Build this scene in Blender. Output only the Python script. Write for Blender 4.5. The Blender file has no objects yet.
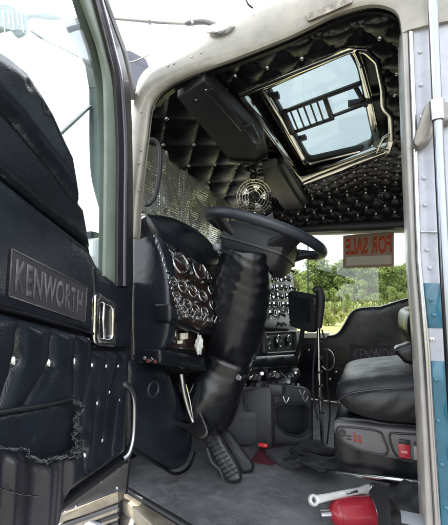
import bpy, bmesh, math, random
import numpy as np
from mathutils import Vector, Matrix
from mathutils.geometry import delaunay_2d_cdt
random.seed(7)
sc = bpy.context.scene
COL = sc.collection
PI = math.pi

# ------------------------------------------------------------------ camera
H = 1.83                                   # eye height above the ground
CAM = Vector((0, -0.95, H))
YAW, PIT, F = math.radians(22.6), math.radians(6.1), 350.0
FW = Vector((-math.sin(YAW)*math.cos(PIT), math.cos(YAW)*math.cos(PIT), math.sin(PIT)))
RT = Vector((math.cos(YAW), math.sin(YAW), 0))
UP = RT.cross(FW)
cd = bpy.data.cameras.new('camera'); co = bpy.data.objects.new('camera', cd); COL.objects.link(co)
co.matrix_world = Matrix((( RT.x, UP.x, -FW.x, CAM.x), (RT.y, UP.y, -FW.y, CAM.y), (RT.z, UP.z, -FW.z, CAM.z), (0,0,0,1)))
cd.sensor_fit = 'HORIZONTAL'; cd.sensor_width = 36; cd.lens = 36*F/448
cd.clip_start = 0.02; cd.clip_end = 3000
sc.camera = co

def ray(x, y): return FW*F + RT*(x-224) + UP*(262.5-y)
def on(x, y, P, n):
    d = ray(x, y); t = (Vector(P)-CAM).dot(Vector(n))/d.dot(Vector(n))
    return CAM + d*t
def onY(x, y, Y): return on(x, y, (0, Y, 0), (0, 1, 0))
def onX(x, y, X): return on(x, y, (X, 0, 0), (1, 0, 0))
def onZ(x, y, z): return on(x, y, (0, 0, H+z), (0, 0, 1))
def at(x, y, d): return CAM + ray(x, y)*(d/F)

class Fr:
    """a real plane in the cab: origin, two axes, normal towards the viewer's side"""
    def __init__(s, O, u, v, n=None, tow=CAM):
        s.O = Vector(O); s.u = Vector(u).normalized()
        v = Vector(v); s.v = (v - s.u*v.dot(s.u)).normalized()
        s.n = s.u.cross(s.v)
        if (tow-s.O).dot(s.n) < 0: s.n = -s.n
    def p2(s, x, y):
        P = on(x, y, s.O, s.n) - s.O
        return Vector((P.dot(s.u), P.dot(s.v)))
    def p3(s, a, h=0.0): return s.O + s.u*a[0] + s.v*a[1] + s.n*h
    def px(s, x, y, h=0.0):
        return on(x, y, s.O + s.n*h, s.n)
    def up(s, h):
        f = Fr(s.O + s.n*h, s.u, s.v); f.n = s.n.copy(); return f

# ------------------------------------------------------------------ materials
MATS = {}
def mat(name, col=(.5,.5,.5), rough=.5, metal=0, bump=0, bscale=60, var=0, vscale=6, col2=None, coat=0, spec=.5, rvar=0, kind=None, bdist=.002):
    if name in MATS: return MATS[name]
    m = bpy.data.materials.new(name); m.use_nodes = True; MATS[name] = m
    nt = m.node_tree; N = nt.nodes; L = nt.links; b = N['Principled BSDF']
    b.inputs['Base Color'].default_value = (*col, 1); b.inputs['Roughness'].default_value = rough
    b.inputs['Metallic'].default_value = metal; b.inputs['Coat Weight'].default_value = coat
    b.inputs['Specular IOR Level'].default_value = spec
    tc = N.new('ShaderNodeTexCoord')
    if var or col2 or rvar:
        n = N.new('ShaderNodeTexNoise'); n.inputs['Scale'].default_value = vscale; n.inputs['Detail'].default_value = 8
        n.inputs['Roughness'].default_value = .65
        L.new(tc.outputs['Object'], n.inputs['Vector'])
        if var or col2:
            r = N.new('ShaderNodeValToRGB'); L.new(n.outputs['Fac'], r.inputs['Fac'])
            c2 = col2 or tuple(c*(1+var) for c in col); c1 = col if col2 else tuple(c*(1-var) for c in col)
            r.color_ramp.elements[0].position = .35; r.color_ramp.elements[1].position = .68
            r.color_ramp.elements[0].color = (*c1, 1); r.color_ramp.elements[1].color = (*c2, 1)
            L.new(r.outputs['Color'], b.inputs['Base Color'])
        if rvar:
            mr = N.new('ShaderNodeMapRange'); L.new(n.outputs['Fac'], mr.inputs['Value'])
            mr.inputs['From Min'].default_value = .3; mr.inputs['From Max'].default_value = .7
            mr.inputs['To Min'].default_value = max(.03, rough-rvar); mr.inputs['To Max'].default_value = rough+rvar
            L.new(mr.outputs['Result'], b.inputs['Roughness'])
    if bump:
        n2 = N.new('ShaderNodeTexNoise'); n2.inputs['Scale'].default_value = bscale; n2.inputs['Detail'].default_value = 6
        L.new(tc.outputs['Object'], n2.inputs['Vector'])
        bp = N.new('ShaderNodeBump'); bp.inputs['Strength'].default_value = bump; bp.inputs['Distance'].default_value = bdist
        L.new(n2.outputs['Fac'], bp.inputs['Height']); L.new(bp.outputs['Normal'], b.inputs['Normal'])
    return m

def vinyl(name, col, rough=.38, crease=.5, grain=.25):
    """leather-like vinyl: fine grain plus long soft creases"""
    m = mat(name, col, rough, var=.25, vscale=5, rvar=.13)
    nt = m.node_tree; N = nt.nodes; L = nt.links; b = N['Principled BSDF']
    tc = N.new('ShaderNodeTexCoord')
    w = N.new('ShaderNodeTexNoise'); w.inputs['Scale'].default_value = 7; w.inputs['Detail'].default_value = 4; w.inputs['Distortion'].default_value = 1.2
    g = N.new('ShaderNodeTexVoronoi'); g.inputs['Scale'].default_value = 420
    L.new(tc.outputs['Object'], w.inputs['Vector']); L.new(tc.outputs['Object'], g.inputs['Vector'])
    b1 = N.new('ShaderNodeBump'); b1.inputs['Strength'].default_value = crease; b1.inputs['Distance'].default_value = .012
    b2 = N.new('ShaderNodeBump'); b2.inputs['Strength'].default_value = grain; b2.inputs['Distance'].default_value = .0007
    L.new(w.outputs['Fac'], b1.inputs['Height']); L.new(g.outputs['Distance'], b2.inputs['Height'])
    L.new(b1.outputs['Normal'], b2.inputs['Normal']); L.new(b2.outputs['Normal'], b.inputs['Normal'])
    # small pale scuffs
    s = N.new('ShaderNodeTexNoise'); s.inputs['Scale'].default_value = 26; s.inputs['Detail'].default_value = 10; s.inputs['Roughness'].default_value = .75
    L.new(tc.outputs['Object'], s.inputs['Vector'])
    r = N.new('ShaderNodeValToRGB'); r.color_ramp.elements[0].position = .63; r.color_ramp.elements[1].position = .76
    L.new(s.outputs['Fac'], r.inputs['Fac'])
    mx = N.new('ShaderNodeMix'); mx.data_type = 'RGBA'
    src = b.inputs['Base Color'].links[0].from_socket
    mu = N.new('ShaderNodeMath'); mu.operation = 'MULTIPLY'; mu.inputs[1].default_value = .3; L.new(r.outputs['Color'], mu.inputs[0])
    L.new(mu.outputs[0], mx.inputs['Factor']); L.new(src, mx.inputs['A']); mx.inputs['B'].default_value = (.07,.11,.13,1)
    L.new(mx.outputs['Result'], b.inputs['Base Color'])
    return m

NAVY = vinyl('navy_vinyl', (.0098,.0120,.0170), .23, crease=.16)
NAVYD = vinyl('dark_vinyl', (.0065,.0075,.011), .30, crease=.12)
BLACK = vinyl('black_vinyl', (.006,.006,.008), .26, crease=.15)
LEATH = vinyl('black_leather', (.007,.0075,.010), .24, crease=.25)
SEATM = vinyl('seat_leather', (.016,.016,.018), .46, crease=.4)
PLAST = mat('black_plastic', (.013,.014,.018), .42, bump=.15, bscale=300, var=.2)
GREYP = mat('grey_plastic', (.055,.053,.055), .5, bump=.25, bscale=400, var=.18, vscale=9)
DGREY = mat('dark_grey_plastic', (.022,.0225,.026), .45, bump=.2, bscale=400, var=.18)
RUBB = mat('rubber', (.012,.012,.014), .55, bump=.2, bscale=200)
CHROME = mat('chrome', (.70,.70,.69), .10, 1, rvar=.06, vscale=30)
GOLDC = mat('polished_trim', (.80,.78,.71), .13, 1, rvar=.08, vscale=20, bump=.2, bscale=25)
DCHR = mat('dull_chrome', (.42,.42,.43), .16, 1, rvar=.08, vscale=40)
NYL = mat('black_cloth', (.012,.012,.014), .75, bump=.6, bscale=260, var=.35, vscale=12)
STEEL = mat('brushed_steel', (.42,.42,.44), .28, 1, bump=.2, bscale=80, rvar=.1)
CREAM = mat('cream_paint', (.235,.22,.185), .40, var=.26, vscale=9, coat=.4, bump=.12, bscale=120, rvar=.1)
WHITEP = mat('white_paint', (.33,.34,.385), .27, var=.13, vscale=16, coat=.6, rvar=.08)
BLUEP = mat('teal_blue_paint', (.016,.10,.155), .28, var=.22, vscale=16, coat=.4, rvar=.1)
PLUM = mat('plum_frame_paint', (.010,.0095,.014), .45, var=.2, coat=.05)
MINT = mat('pale_green_gasket', (.155,.185,.155), .45, var=.12, vscale=20, bump=.2)
IVORY = mat('ivory_plastic', (.62,.60,.50), .45, var=.1)
RED = mat('red_enamel', (.30,.012,.025), .38, coat=.4, var=.15)
WOOD = mat('dark_wood_dash', (.020,.011,.009), .25, coat=.6, var=.5, vscale=18)
DIAL = mat('gauge_face', (.02,.02,.022), .4, var=.2)
GLOWP = mat('painted_red_glow', (.085,.012,.02), .9, bump=.6, bscale=200, var=.3)  # dark red base colour standing in for the red glow on the floor

def floor_mat():
    m = mat('rubber_floor', (.115,.116,.124), .60, var=.35, vscale=5, rvar=.15, bump=.7, bscale=22, bdist=.006)
    nt = m.node_tree; N = nt.nodes; L = nt.links; b = N['Principled BSDF']
    tc = N.new('ShaderNodeTexCoord'); n = N.new('ShaderNodeTexNoise')
    mp = N.new('ShaderNodeMapping'); mp.inputs['Scale'].default_value = (7, 11, 7); mp.inputs['Rotation'].default_value = (0,0,.5)
    n.inputs['Scale'].default_value = 1.6; n.inputs['Detail'].default_value = 12; n.inputs['Roughness'].default_value = .72
    L.new(tc.outputs['Object'], mp.inputs['Vector']); L.new(mp.outputs['Vector'], n.inputs['Vector'])
    r = N.new('ShaderNodeValToRGB'); r.color_ramp.elements[0].position = .50; r.color_ramp.elements[1].position = .72
    L.new(n.outputs['Fac'], r.inputs['Fac'])
    gr = N.new('ShaderNodeTexNoise'); gr.inputs['Scale'].default_value = 170; gr.inputs['Detail'].default_value = 3
    L.new(tc.outputs['Object'], gr.inputs['Vector'])
    r2 = N.new('ShaderNodeValToRGB'); r2.color_ramp.elements[0].position = .60; r2.color_ramp.elements[1].position = .70; L.new(gr.outputs['Fac'], r2.inputs['Fac'])
    sc_ = N.new('ShaderNodeTexNoise'); sc_.inputs['Scale'].default_value = 3; sc_.inputs['Detail'].default_value = 10; sc_.inputs['Distortion'].default_value = 2.5
    m3 = N.new('ShaderNodeMapping'); m3.inputs['Scale'].default_value = (3, 26, 3); m3.inputs['Rotation'].default_value = (0,0,-.7)
    L.new(tc.outputs['Object'], m3.inputs['Vector']); L.new(m3.outputs['Vector'], sc_.inputs['Vector'])
    r3 = N.new('ShaderNodeValToRGB'); r3.color_ramp.elements[0].position = .58; r3.color_ramp.elements[1].position = .66; L.new(sc_.outputs['Fac'], r3.inputs['Fac'])
    ma = N.new('ShaderNodeMath'); ma.operation = 'MAXIMUM'; L.new(r2.outputs['Color'], ma.inputs[0]); L.new(r3.outputs['Color'], ma.inputs[1])
    m4 = N.new('ShaderNodeMix'); m4.data_type = 'RGBA'; m5 = N.new('ShaderNodeMath'); m5.operation = 'MULTIPLY'; m5.inputs[1].default_value = .4
    L.new(ma.outputs[0], m5.inputs[0]); L.new(m5.outputs[0], m4.inputs['Factor']); L.new(b.inputs['Base Color'].links[0].from_socket, m4.inputs['A']); m4.inputs['B'].default_value = (.24,.235,.22,1)
    L.new(m4.outputs['Result'], b.inputs['Base Color'])
    src = b.inputs['Base Color'].links[0].from_socket
    mx = N.new('ShaderNodeMix'); mx.data_type = 'RGBA'
    mu = N.new('ShaderNodeMath'); mu.operation = 'MULTIPLY'; mu.inputs[1].default_value = .6; L.new(r.outputs['Color'], mu.inputs[0])
    L.new(mu.outputs[0], mx.inputs['Factor']); L.new(src, mx.inputs['A']); mx.inputs['B'].default_value = (.26,.26,.265,1)
    L.new(mx.outputs['Result'], b.inputs['Base Color'])
    return m
FLOORM = floor_mat()

def glassy(name, tint, gloss=.12, rough=.02, dirt=.0):
    m = bpy.data.materials.new(name); m.use_nodes = True; nt = m.node_tree; N = nt.nodes; L = nt.links
    N.remove(N['Principled BSDF']); out = N['Material Output']
    t = N.new('ShaderNodeBsdfTransparent'); t.inputs['Color'].default_value = (*tint, 1)
    g = N.new('ShaderNodeBsdfGlossy'); g.inputs['Roughness'].default_value = rough
    lw = N.new('ShaderNodeLayerWeight'); lw.inputs['Blend'].default_value = .25
    mp = N.new('ShaderNodeMapRange'); mp.inputs['To Min'].default_value = gloss*.4; mp.inputs['To Max'].default_value = min(1, gloss*4)
    L.new(lw.outputs['Fresnel'], mp.inputs['Value'])
    mx = N.new('ShaderNodeMixShader'); L.new(mp.outputs['Result'], mx.inputs['Fac']); L.new(t.outputs[0], mx.inputs[1]); L.new(g.outputs[0], mx.inputs[2])
    if dirt:
        d = N.new('ShaderNodeBsdfDiffuse'); d.inputs['Color'].default_value = (.5,.52,.5,1)
        tc = N.new('ShaderNodeTexCoord'); n = N.new('ShaderNodeTexNoise'); n.inputs['Scale'].default_value = 9; n.inputs['Detail'].default_value = 9
        L.new(tc.outputs['Object'], n.inputs['Vector'])
        q = N.new('ShaderNodeMapRange'); q.inputs['From Min'].default_value = .15; q.inputs['From Max'].default_value = .8; q.inputs['To Max'].default_value = dirt
        L.new(n.outputs['Fac'], q.inputs['Value'])
        m2 = N.new('ShaderNodeMixShader'); L.new(q.outputs['Result'], m2.inputs['Fac']); L.new(mx.outputs[0], m2.inputs[1]); L.new(d.outputs[0], m2.inputs[2])
        mx = m2
    L.new(mx.outputs[0], out.inputs['Surface'])
    return m
GLASS = glassy('clear_glass', (.93,.97,.95), .10, dirt=.05)
DUSTY = glassy('dusty_glass', (.95,.97,.93), .08)
CLEAR = glassy('door_glass', (.90,.95,.93), .08)
ROOFGLASS = glassy('tinted_roof_glass', (.50,.55,.55), .08, dirt=.10)

def foil_mat():
    m = mat('quilted_foil', (.62,.63,.61), .28, .8, var=.25, vscale=7)
    nt = m.node_tree; N = nt.nodes; L = nt.links; b = N['Principled BSDF']
    tc = N.new('ShaderNodeTexCoord'); v = N.new('ShaderNodeTexVoronoi'); v.inputs['Scale'].default_value = 80; v.inputs['Randomness'].default_value = .08
    n = N.new('ShaderNodeTexNoise'); n.inputs['Scale'].default_value = 9; n.inputs['Detail'].default_value = 5
    L.new(tc.outputs['Object'], v.inputs['Vector']); L.new(tc.outputs['Object'], n.inputs['Vector'])
    a = N.new('ShaderNodeBump'); a.inputs['Strength'].default_value = .6; a.inputs['Distance'].default_value = .005
    c = N.new('ShaderNodeBump'); c.inputs['Strength'].default_value = .8; c.inputs['Distance'].default_value = .03
    L.new(v.outputs['Distance'], a.inputs['Height']); L.new(n.outputs['Fac'], c.inputs['Height'])
    L.new(c.outputs['Normal'], a.inputs['Normal']); L.new(a.outputs['Normal'], b.inputs['Normal'])
    return m
FOIL = foil_mat()

# ------------------------------------------------------------------ object helpers
def tag(o, label=None, cat=None, group=None, kind=None):
    if label: o['label'] = label
    if cat: o['category'] = cat
    if group: o['group'] = group
    if kind: o['kind'] = kind
    return o
def empty(name, loc):
    o = bpy.data.objects.new(name, None); COL.objects.link(o); o.location = loc; o.empty_display_size = .1
    return o
def link(name, me, m, parent=None, smooth=True):
    me.materials.clear(); me.materials.append(m)
    o = bpy.data.objects.new(name, me); COL.objects.link(o)
    if parent:
        bpy.context.view_layer.update()
        o.parent = parent; o.matrix_parent_inverse = parent.matrix_world.inverted()
    if smooth: 
        for p in me.polygons: p.use_smooth = True
    return o
def obj(name, bm, m, parent=None, smooth=True, fix=True, sharp=40):
    if fix: bmesh.ops.recalc_face_normals(bm, faces=bm.faces)
    if smooth and sharp:
        a = math.radians(sharp)
        for e in bm.edges:
            if len(e.link_faces) == 2 and e.calc_face_angle(0) > a: e.smooth = False
    me = bpy.data.meshes.new(name); bm.to_mesh(me); bm.free()
    return link(name, me, m, parent, smooth)

def catmull(P, n=6, closed=True):
    P = [Vector(p) for p in P]; out = []; N = len(P)
    rng = range(N) if closed else range(N-1)
    for i in rng:
        if closed: a, b, c, d = P[i-1], P[i], P[(i+1)%N], P[(i+2)%N]
        else: a, b, c, d = P[max(i-1,0)], P[i], P[i+1], P[min(i+2,N-1)]
        for k in range(n):
            t = k/n
            out.append(.5*((2*b)+(c-a)*t+(2*a-5*b+4*c-d)*t*t+(3*b-a-3*c+d)*t**3))
    if not closed: out.append(P[-1])
    return out
def rnd(P, r=3, n=4):
    """round the corners of a closed polygon (given in photo pixels)"""
    P = [Vector(p) for p in P]; out = []
    for i, p in enumerate(P):
        a, b = P[i-1]-p, P[(i+1)%len(P)]-p
        q = min(r, a.length*.45, b.length*.45)
        s, e = p+a.normalized()*q, p+b.normalized()*q
        for k in range(n+1):
            t = k/n; out.append(s*(1-t)**2 + p*2*t*(1-t) + e*t*t)
    return out

def inside(pts, poly):
    x, y = pts[:,0], pts[:,1]; r = np.zeros(len(pts), bool); n = len(poly)
    for i in range(n):
        x1, y1 = poly[i]; x2, y2 = poly[(i+1)%n]
        if y1 == y2: continue
        c = ((y1 > y) != (y2 > y)) & (x < (x2-x1)*(y-y1)/(y2-y1)+x1)
        r ^= c
    return r
def segdist(pts, poly):
    d = np.full(len(pts), 1e9); n = len(poly)
    for i in range(n):
        a = np.array(poly[i]); b = np.array(poly[(i+1)%n]); ab = b-a; L = max((ab**2).sum(), 1e-12)
        t = np.clip(((pts-a)@ab)/L, 0, 1)
        q = a+t[:,None]*ab
        d = np.minimum(d, np.sqrt(((pts-q)**2).sum(1)))
    return d
def resample(poly, step):
    out = []
    for i in range(len(poly)):
        a, b = Vector(poly[i]), Vector(poly[(i+1)%len(poly)])
        k = max(1, int(math.ceil((b-a).length/step)))
        for j in range(k): out.append(tuple(a.lerp(b, j/k)))
    return out

def pad(name, m, parent, fr, poly, h=.01, r=.01, back=.01, step=.012, disp=None, holes=(), px=True, h0=0.0, edge=None, extra=()):
    """a solid upholstered or moulded piece: outline on the plane fr, rounded edge of radius r and rise h, real thickness back"""
    ft = fr.up(h0+h) if px else fr
    P = [tuple(ft.p2(*p)) if px else tuple(p) for p in poly]
    HH = [[tuple(ft.p2(*p)) if px else tuple(p) for p in q] for q in holes]
    es = edge or step
    loops = [resample(P, es)] + [resample(q, es) for q in HH]
    V = []; E = []
    for lp in loops:
        s = len(V); V += lp; E += [(s+i, s+(i+1)%len(lp)) for i in range(len(lp))]
    nb = len(V)
    A = np.array(loops[0]); x0, y0 = A.min(0); x1, y1 = A.max(0)
    gx = np.arange(x0, x1, step); gy = np.arange(y0, y1, step*.88)
    G = np.array([(a+(step/2 if j % 2 else 0), b) for j, b in enumerate(gy) for a in gx])
    if len(G):
        k = inside(G, loops[0])
        for q in loops[1:]: k &= ~inside(G, q)
        G = G[k]
        if len(G):
            d = segdist(G, P)
            for q in HH: d = np.minimum(d, segdist(G, q))
            G = G[d > step*.45]
            V += [tuple(g) for g in G]
    if len(extra):
        X = np.array([tuple(e) for e in extra]); k = inside(X, loops[0])
        for q in loops[1:]: k &= ~inside(X, q)
        X = X[k]; d = segdist(X, P); X = X[d > step*.5]
        V = V[:nb]+[v for v, dd in zip(V[nb:], np.min(np.linalg.norm(np.array(V[nb:])[:,None,:]-X[None,:,:], axis=2), axis=1)) if dd > step*.4]+[tuple(v) for v in X]
    # inset rings so that the rounded edge is smooth
    if r > 0:
        ring = []
        for lp in loops:
            for i in range(len(lp)):
                a = Vector(lp[i-1]); p = Vector(lp[i]); b = Vector(lp[(i+1)%len(lp)])
                t = (b-a).normalized(); nn = Vector((-t.y, t.x))
                for f in (.15, .45):
                    for sg in (1, -1): ring.append(p+nn*r*f*sg)
        R = np.array([tuple(q) for q in ring]); k = inside(R, loops[0])
        for q in loops[1:]: k &= ~inside(R, q)
        R = R[k]; d = segdist(R, P)
        for q in HH: d = np.minimum(d, segdist(R, q))
        R = R[d > r*.12]; V += [tuple(g) for g in R]
    res = delaunay_2d_cdt([Vector(v) for v in V], E, [], 0, 1e-6)
    VV = np.array([tuple(v) for v in res[0]]); T = res[2]
    ct = np.array([VV[list(t)].mean(0) for t in T]); k = inside(ct, loops[0])
    for q in loops[1:]: k &= ~inside(ct, q)
    T = [t for t, kk in zip(T, k) if kk]
    d = segdist(VV, P)
    for q in HH: d = np.minimum(d, segdist(VV, q))
    rr = max(r, 1e-6); q = np.clip(d/rr, 0, 1); hh = h0 + h*np.sqrt(np.clip(1-(1-q)**2, 0, 1))
    if disp is not None: hh = hh + disp(VV[:,0], VV[:,1])*np.clip(d/max(rr, step), 0, 1)
    bm = bmesh.new(); used = sorted({i for t in T for i in t})
    mp = {i: bm.verts.new(fr.p3(VV[i], hh[i])) for i in used}
    for t in T:
        try: bm.faces.new([mp[i] for i in t])
        except ValueError: pass
    be = [e for e in bm.edges if len(e.link_faces) == 1]
    low = {}
    inv = {mp[i]: i for i in used}
    for e in be:
        for v in e.verts:
            if v not in low: low[v] = bm.verts.new(fr.p3(VV[inv[v]], -back))
    for e in be:
        a, b = e.verts; bm.faces.new((a, b, low[b], low[a]))
    # closed back
    for t in T:
        if all(mp[i] in low for i in t): pass
    bk = {}
    for i in used:
        v = mp[i]; bk[v] = low.get(v)
    edges = [bm.edges.get((low[e.verts[0]], low[e.verts[1]])) for e in be]
    try: bmesh.ops.triangle_fill(bm, use_beauty=True, edges=[e for e in edges if e])
    except Exception: pass
    return obj(name, bm, m, parent)

def tuft(fr, btn, A=.012, w=.022, lines=(), B=.006, w2=.012):
    """displacement: a dimple at every button, a fold along each line (pixel pairs)"""
    b = [tuple(fr.p2(*p)) for p in btn]; ls = [(tuple(fr.p2(*a)), tuple(fr.p2(*c))) for a, c in lines]
    def f(x, y):
        z = np.zeros_like(x); zl = np.zeros_like(x)
        for (u, v) in b:
            dd = (x-u)**2+(y-v)**2
            z -= A*np.exp(-dd/(w*w))
        P = np.stack([x, y], 1)
        for a, c in ls:
            a = np.array(a); c = np.array(c); ab = c-a; t = np.clip(((P-a)@ab)/max((ab**2).sum(), 1e-9), 0, 1)
            q = a+t[:,None]*ab; dd = ((P-q)**2).sum(1)
            zl = np.minimum(zl, -B*np.exp(-np.sqrt(dd)/w2))
        return z+zl
    return f

def tube(name, m, parent, pts, r, seg=12, closed=False, smooth=4, cap=True, flat=1.0, side=None, bm=None):
    P = [Vector(p) for p in pts]; R = r if isinstance(r, (list, tuple)) else [r]*len(P)
    if smooth > 1:
        Q = catmull([Vector((p.x, p.y, p.z)) for p in P], smooth, closed)
        RR = []
        N = len(P)
        for i in range(N if closed else N-1):
            for k in range(smooth): RR.append(R[i]+(R[(i+1)%N]-R[i])*k/smooth)
        if not closed: RR.append(R[-1])
        P, R = Q, RR
    own = bm is None
    if own: bm = bmesh.new()
    N = len(P); t0 = (P[1]-P[0]).normalized()
    nrm = side.copy() if side else t0.orthogonal().normalized()
    rings = []
    for i in range(N):
        a = P[i-1] if (i or closed) else P[0]; b = P[(i+1)%N] if (i < N-1 or closed) else P[-1]
        t = (b-a).normalized(); nrm = (nrm-t*nrm.dot(t)).normalized(); bn = t.cross(nrm)
        rings.append([bm.verts.new(P[i]+(nrm*math.cos(2*PI*k/seg)+bn*math.sin(2*PI*k/seg)*flat)*R[i]) for k in range(seg)])
    for i in range(N if closed else N-1):
        A, B = rings[i], rings[(i+1)%N]
        off = 0
        if closed and i == N-1:
            off = min(range(seg), key=lambda o: (A[0].co-B[o].co).length)
        for k in range(seg): bm.faces.new((A[k], A[(k+1)%seg], B[(k+1+off)%seg], B[(k+off)%seg]))
    if cap and not closed: bm.faces.new(rings[0]); bm.faces.new(rings[-1])
    if own: return obj(name, bm, m, parent)
def strip(name, m, parent, A, B, n, t0=.0, t1=.02, bev=.003):
    """a solid moulding between two runs of 3-D points; n its outward direction"""
    n = Vector(n).normalized(); bm = bmesh.new(); rows = []
    for a, b in zip(A, B):
        a = Vector(a); b = Vector(b); w = (b-a); e = w.normalized()*min(bev, w.length*.3)
        prof = [a-n*t1, a+n*(t0-bev), a+e+n*t0, b-e+n*t0, b+n*(t0-bev), b-n*t1]
        rows.append([bm.verts.new(p) for p in prof])
    for i in range(len(rows)-1):
        for k in range(6): bm.faces.new((rows[i][k], rows[i][(k+1)%6], rows[i+1][(k+1)%6], rows[i+1][k]))
    bm.faces.new(rows[0]); bm.faces.new(rows[-1])
    return obj(name, bm, m, parent, sharp=50)
def dome(bm, c, n, r, h=None, seg=14, rings=4, rim=True):
    n = Vector(n).normalized(); u = n.orthogonal().normalized(); v = n.cross(u); h = h if h else r*.6; c = Vector(c)
    rr = [(r*1.0, -r*.25)] + [(r*math.cos(i*PI/2/rings), h*math.sin(i*PI/2/rings)) for i in range(rings)]
    R = [[bm.verts.new(c+(u*math.cos(2*PI*k/seg)+v*math.sin(2*PI*k/seg))*a+n*b) for k in range(seg)] for a, b in rr]
    for i in range(len(R)-1):
        for k in range(seg): bm.faces.new((R[i][k], R[i][(k+1)%seg], R[i+1][(k+1)%seg], R[i+1][k]))
    top = bm.verts.new(c+n*h)
    for k in range(seg): bm.faces.new((R[-1][k], R[-1][(k+1)%seg], top))
    bm.faces.new(R[0][::-1])
def cyl(bm, c, n, r, h, seg=20, r2=None, bev=.15):
    n = Vector(n).normalized(); u = n.orthogonal().normalized(); v = n.cross(u); c = Vector(c); r2 = r if r2 is None else r2
    e = min(r, h)*bev
    prof = [(r, 0), (r2, h-e), (r2-e, h)]
    R = [[bm.verts.new(c+(u*math.cos(2*PI*k/seg)+v*math.sin(2*PI*k/seg))*a+n*b) for k in range(seg)] for a, b in prof]
    for i in range(2):
        for k in range(seg): bm.faces.new((R[i][k], R[i][(k+1)%seg], R[i+1][(k+1)%seg], R[i+1][k]))
    bm.faces.new(R[0][::-1]); bm.faces.new(R[-1])
def ringbm(bm, c, n, r, w, seg=24, u=None, sy=1.0, ms=8):
    n = Vector(n).normalized(); u = (u or n.orthogonal()).normalized(); v = n.cross(u)
    pts = [Vector(c)+u*math.cos(2*PI*k/seg)*r+v*math.sin(2*PI*k/seg)*r*sy for k in range(seg)]
    tube('', None, None, pts, w, ms, True, 1, bm=bm)
def box(bm, c, ax, s, bev=0):
    """ax three axes, s full sizes"""
    c = Vector(c); a = [Vector(x).normalized() for x in ax]
    vs = {}
    for i in (-1, 1):
        for j in (-1, 1):
            for k in (-1, 1): vs[i,j,k] = bm.verts.new(c+a[0]*i*s[0]/2+a[1]*j*s[1]/2+a[2]*k*s[2]/2)
    fs = []
    for q in (((-1,-1,-1),(-1,-1,1),(-1,1,1),(-1,1,-1)), ((1,-1,-1),(1,1,-1),(1,1,1),(1,-1,1)), ((-1,-1,-1),(1,-1,-1),(1,-1,1),(-1,-1,1)),
              ((-1,1,-1),(-1,1,1),(1,1,1),(1,1,-1)), ((-1,-1,-1),(-1,1,-1),(1,1,-1),(1,-1,-1)), ((-1,-1,1),(1,-1,1),(1,1,1),(-1,1,1))):
        fs.append(bm.faces.new([vs[x] for x in q]))
    if bev:
        es = list({e for f in fs for e in f.edges})
        bmesh.ops.bevel(bm, geom=es, offset=bev, segments=2, affect='EDGES', profile=.5)
XYZ = ((1,0,0), (0,1,0), (0,0,1))
def boxo(name, m, parent, lo, hi, bev=.004):
    bm = bmesh.new(); lo = Vector(lo); hi = Vector(hi)
    box(bm, (lo+hi)/2, XYZ, hi-lo, bev); return obj(name, bm, m, parent)
def btn(parent, P, n, r=.007, name='button', m=None, h=None):
    bm = bmesh.new(); dome(bm, P, n, r, h); return obj(name, bm, m or CHROME, parent)
def text(name, body, m, parent, fr, px4, mirror=False, h=.001, extr=.0006, bold=.03, lift=0.0, fit=1.0):
    """lettering as thin solid letters filling a four-cornered pixel box (tl, tr, br, bl) on a plane"""
    cu = bpy.data.curves.new('lettering', 'FONT'); cu.body = body; cu.offset = bold; cu.extrude = 0; cu.space_character = 1.08
    o = bpy.data.objects.new('t', cu); COL.objects.link(o); bpy.context.view_layer.update()
    me = bpy.data.meshes.new_from_object(o.evaluated_get(bpy.context.evaluated_depsgraph_get()))
    bpy.data.objects.remove(o)
    xs = [v.co.x for v in me.vertices]; ys = [v.co.y for v in me.vertices]; x0, x1, y0, y1 = min(xs), max(xs), min(ys), max(ys)
    q = [fr.px(*p, h) for p in px4]
    bm = bmesh.new(); bm.from_mesh(me)
    for v in bm.verts:
        s = (v.co.x-x0)/(x1-x0); t = (v.co.y-y0)/(y1-y0)
        if mirror: s = 1-s
        v.co = (q[3]*(1-s)+q[2]*s)*(1-t)+(q[0]*(1-s)+q[1]*s)*t
    ext = bmesh.ops.extrude_face_region(bm, geom=list(bm.faces))
    for v in [g for g in ext['geom'] if isinstance(g, bmesh.types.BMVert)]: v.co += fr.n*extr
    return obj(name, bm, m, parent, smooth=False)


def translucent(m, col, f):
    nt = m.node_tree; N = nt.nodes; L = nt.links; b = N['Principled BSDF']; out = N['Material Output']
    t = N.new('ShaderNodeBsdfTranslucent'); t.inputs['Color'].default_value = (*col, 1)
    mx = N.new('ShaderNodeMixShader'); mx.inputs['Fac'].default_value = f
    L.new(b.outputs[0], mx.inputs[1]); L.new(t.outputs[0], mx.inputs[2]); L.new(mx.outputs[0], out.inputs['Surface'])
    return m

def linepts(fr, lines, s=.004):
    out = []
    for a, c in lines:
        a = fr.p2(*a); c = fr.p2(*c); k = max(2, int((c-a).length/s))
        out += [tuple(a.lerp(c, i/k)) for i in range(k+1)]
    return out
def diamonds(pu, pv, B, u0=0, v0=0):
    """diamond tufting: buttons on a staggered grid, soft creases between them"""
    def f(x, y):
        a = (x-u0)/pu-(y-v0)/pv; c = (x-u0)/pu+(y-v0)/pv
        return -B+B*np.clip(np.abs(np.sin(PI*a))*np.abs(np.sin(PI*c)), 0, 1)**.42
    return f
def diamond_pts(pu, pv, u0, v0, r0, r1, s0, s1):
    out = []
    for j in range(int((s0-v0)/(pv/2))-1, int((s1-v0)/(pv/2))+2):
        for i in range(int((r0-u0)/pu)-2, int((r1-u0)/pu)+2):
            u = u0+(i+(j % 2)/2)*pu; v = v0+j*pv/2
            if r0 < u < r1 and s0 < v < s1: out.append((u, v))
    return out
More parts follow.
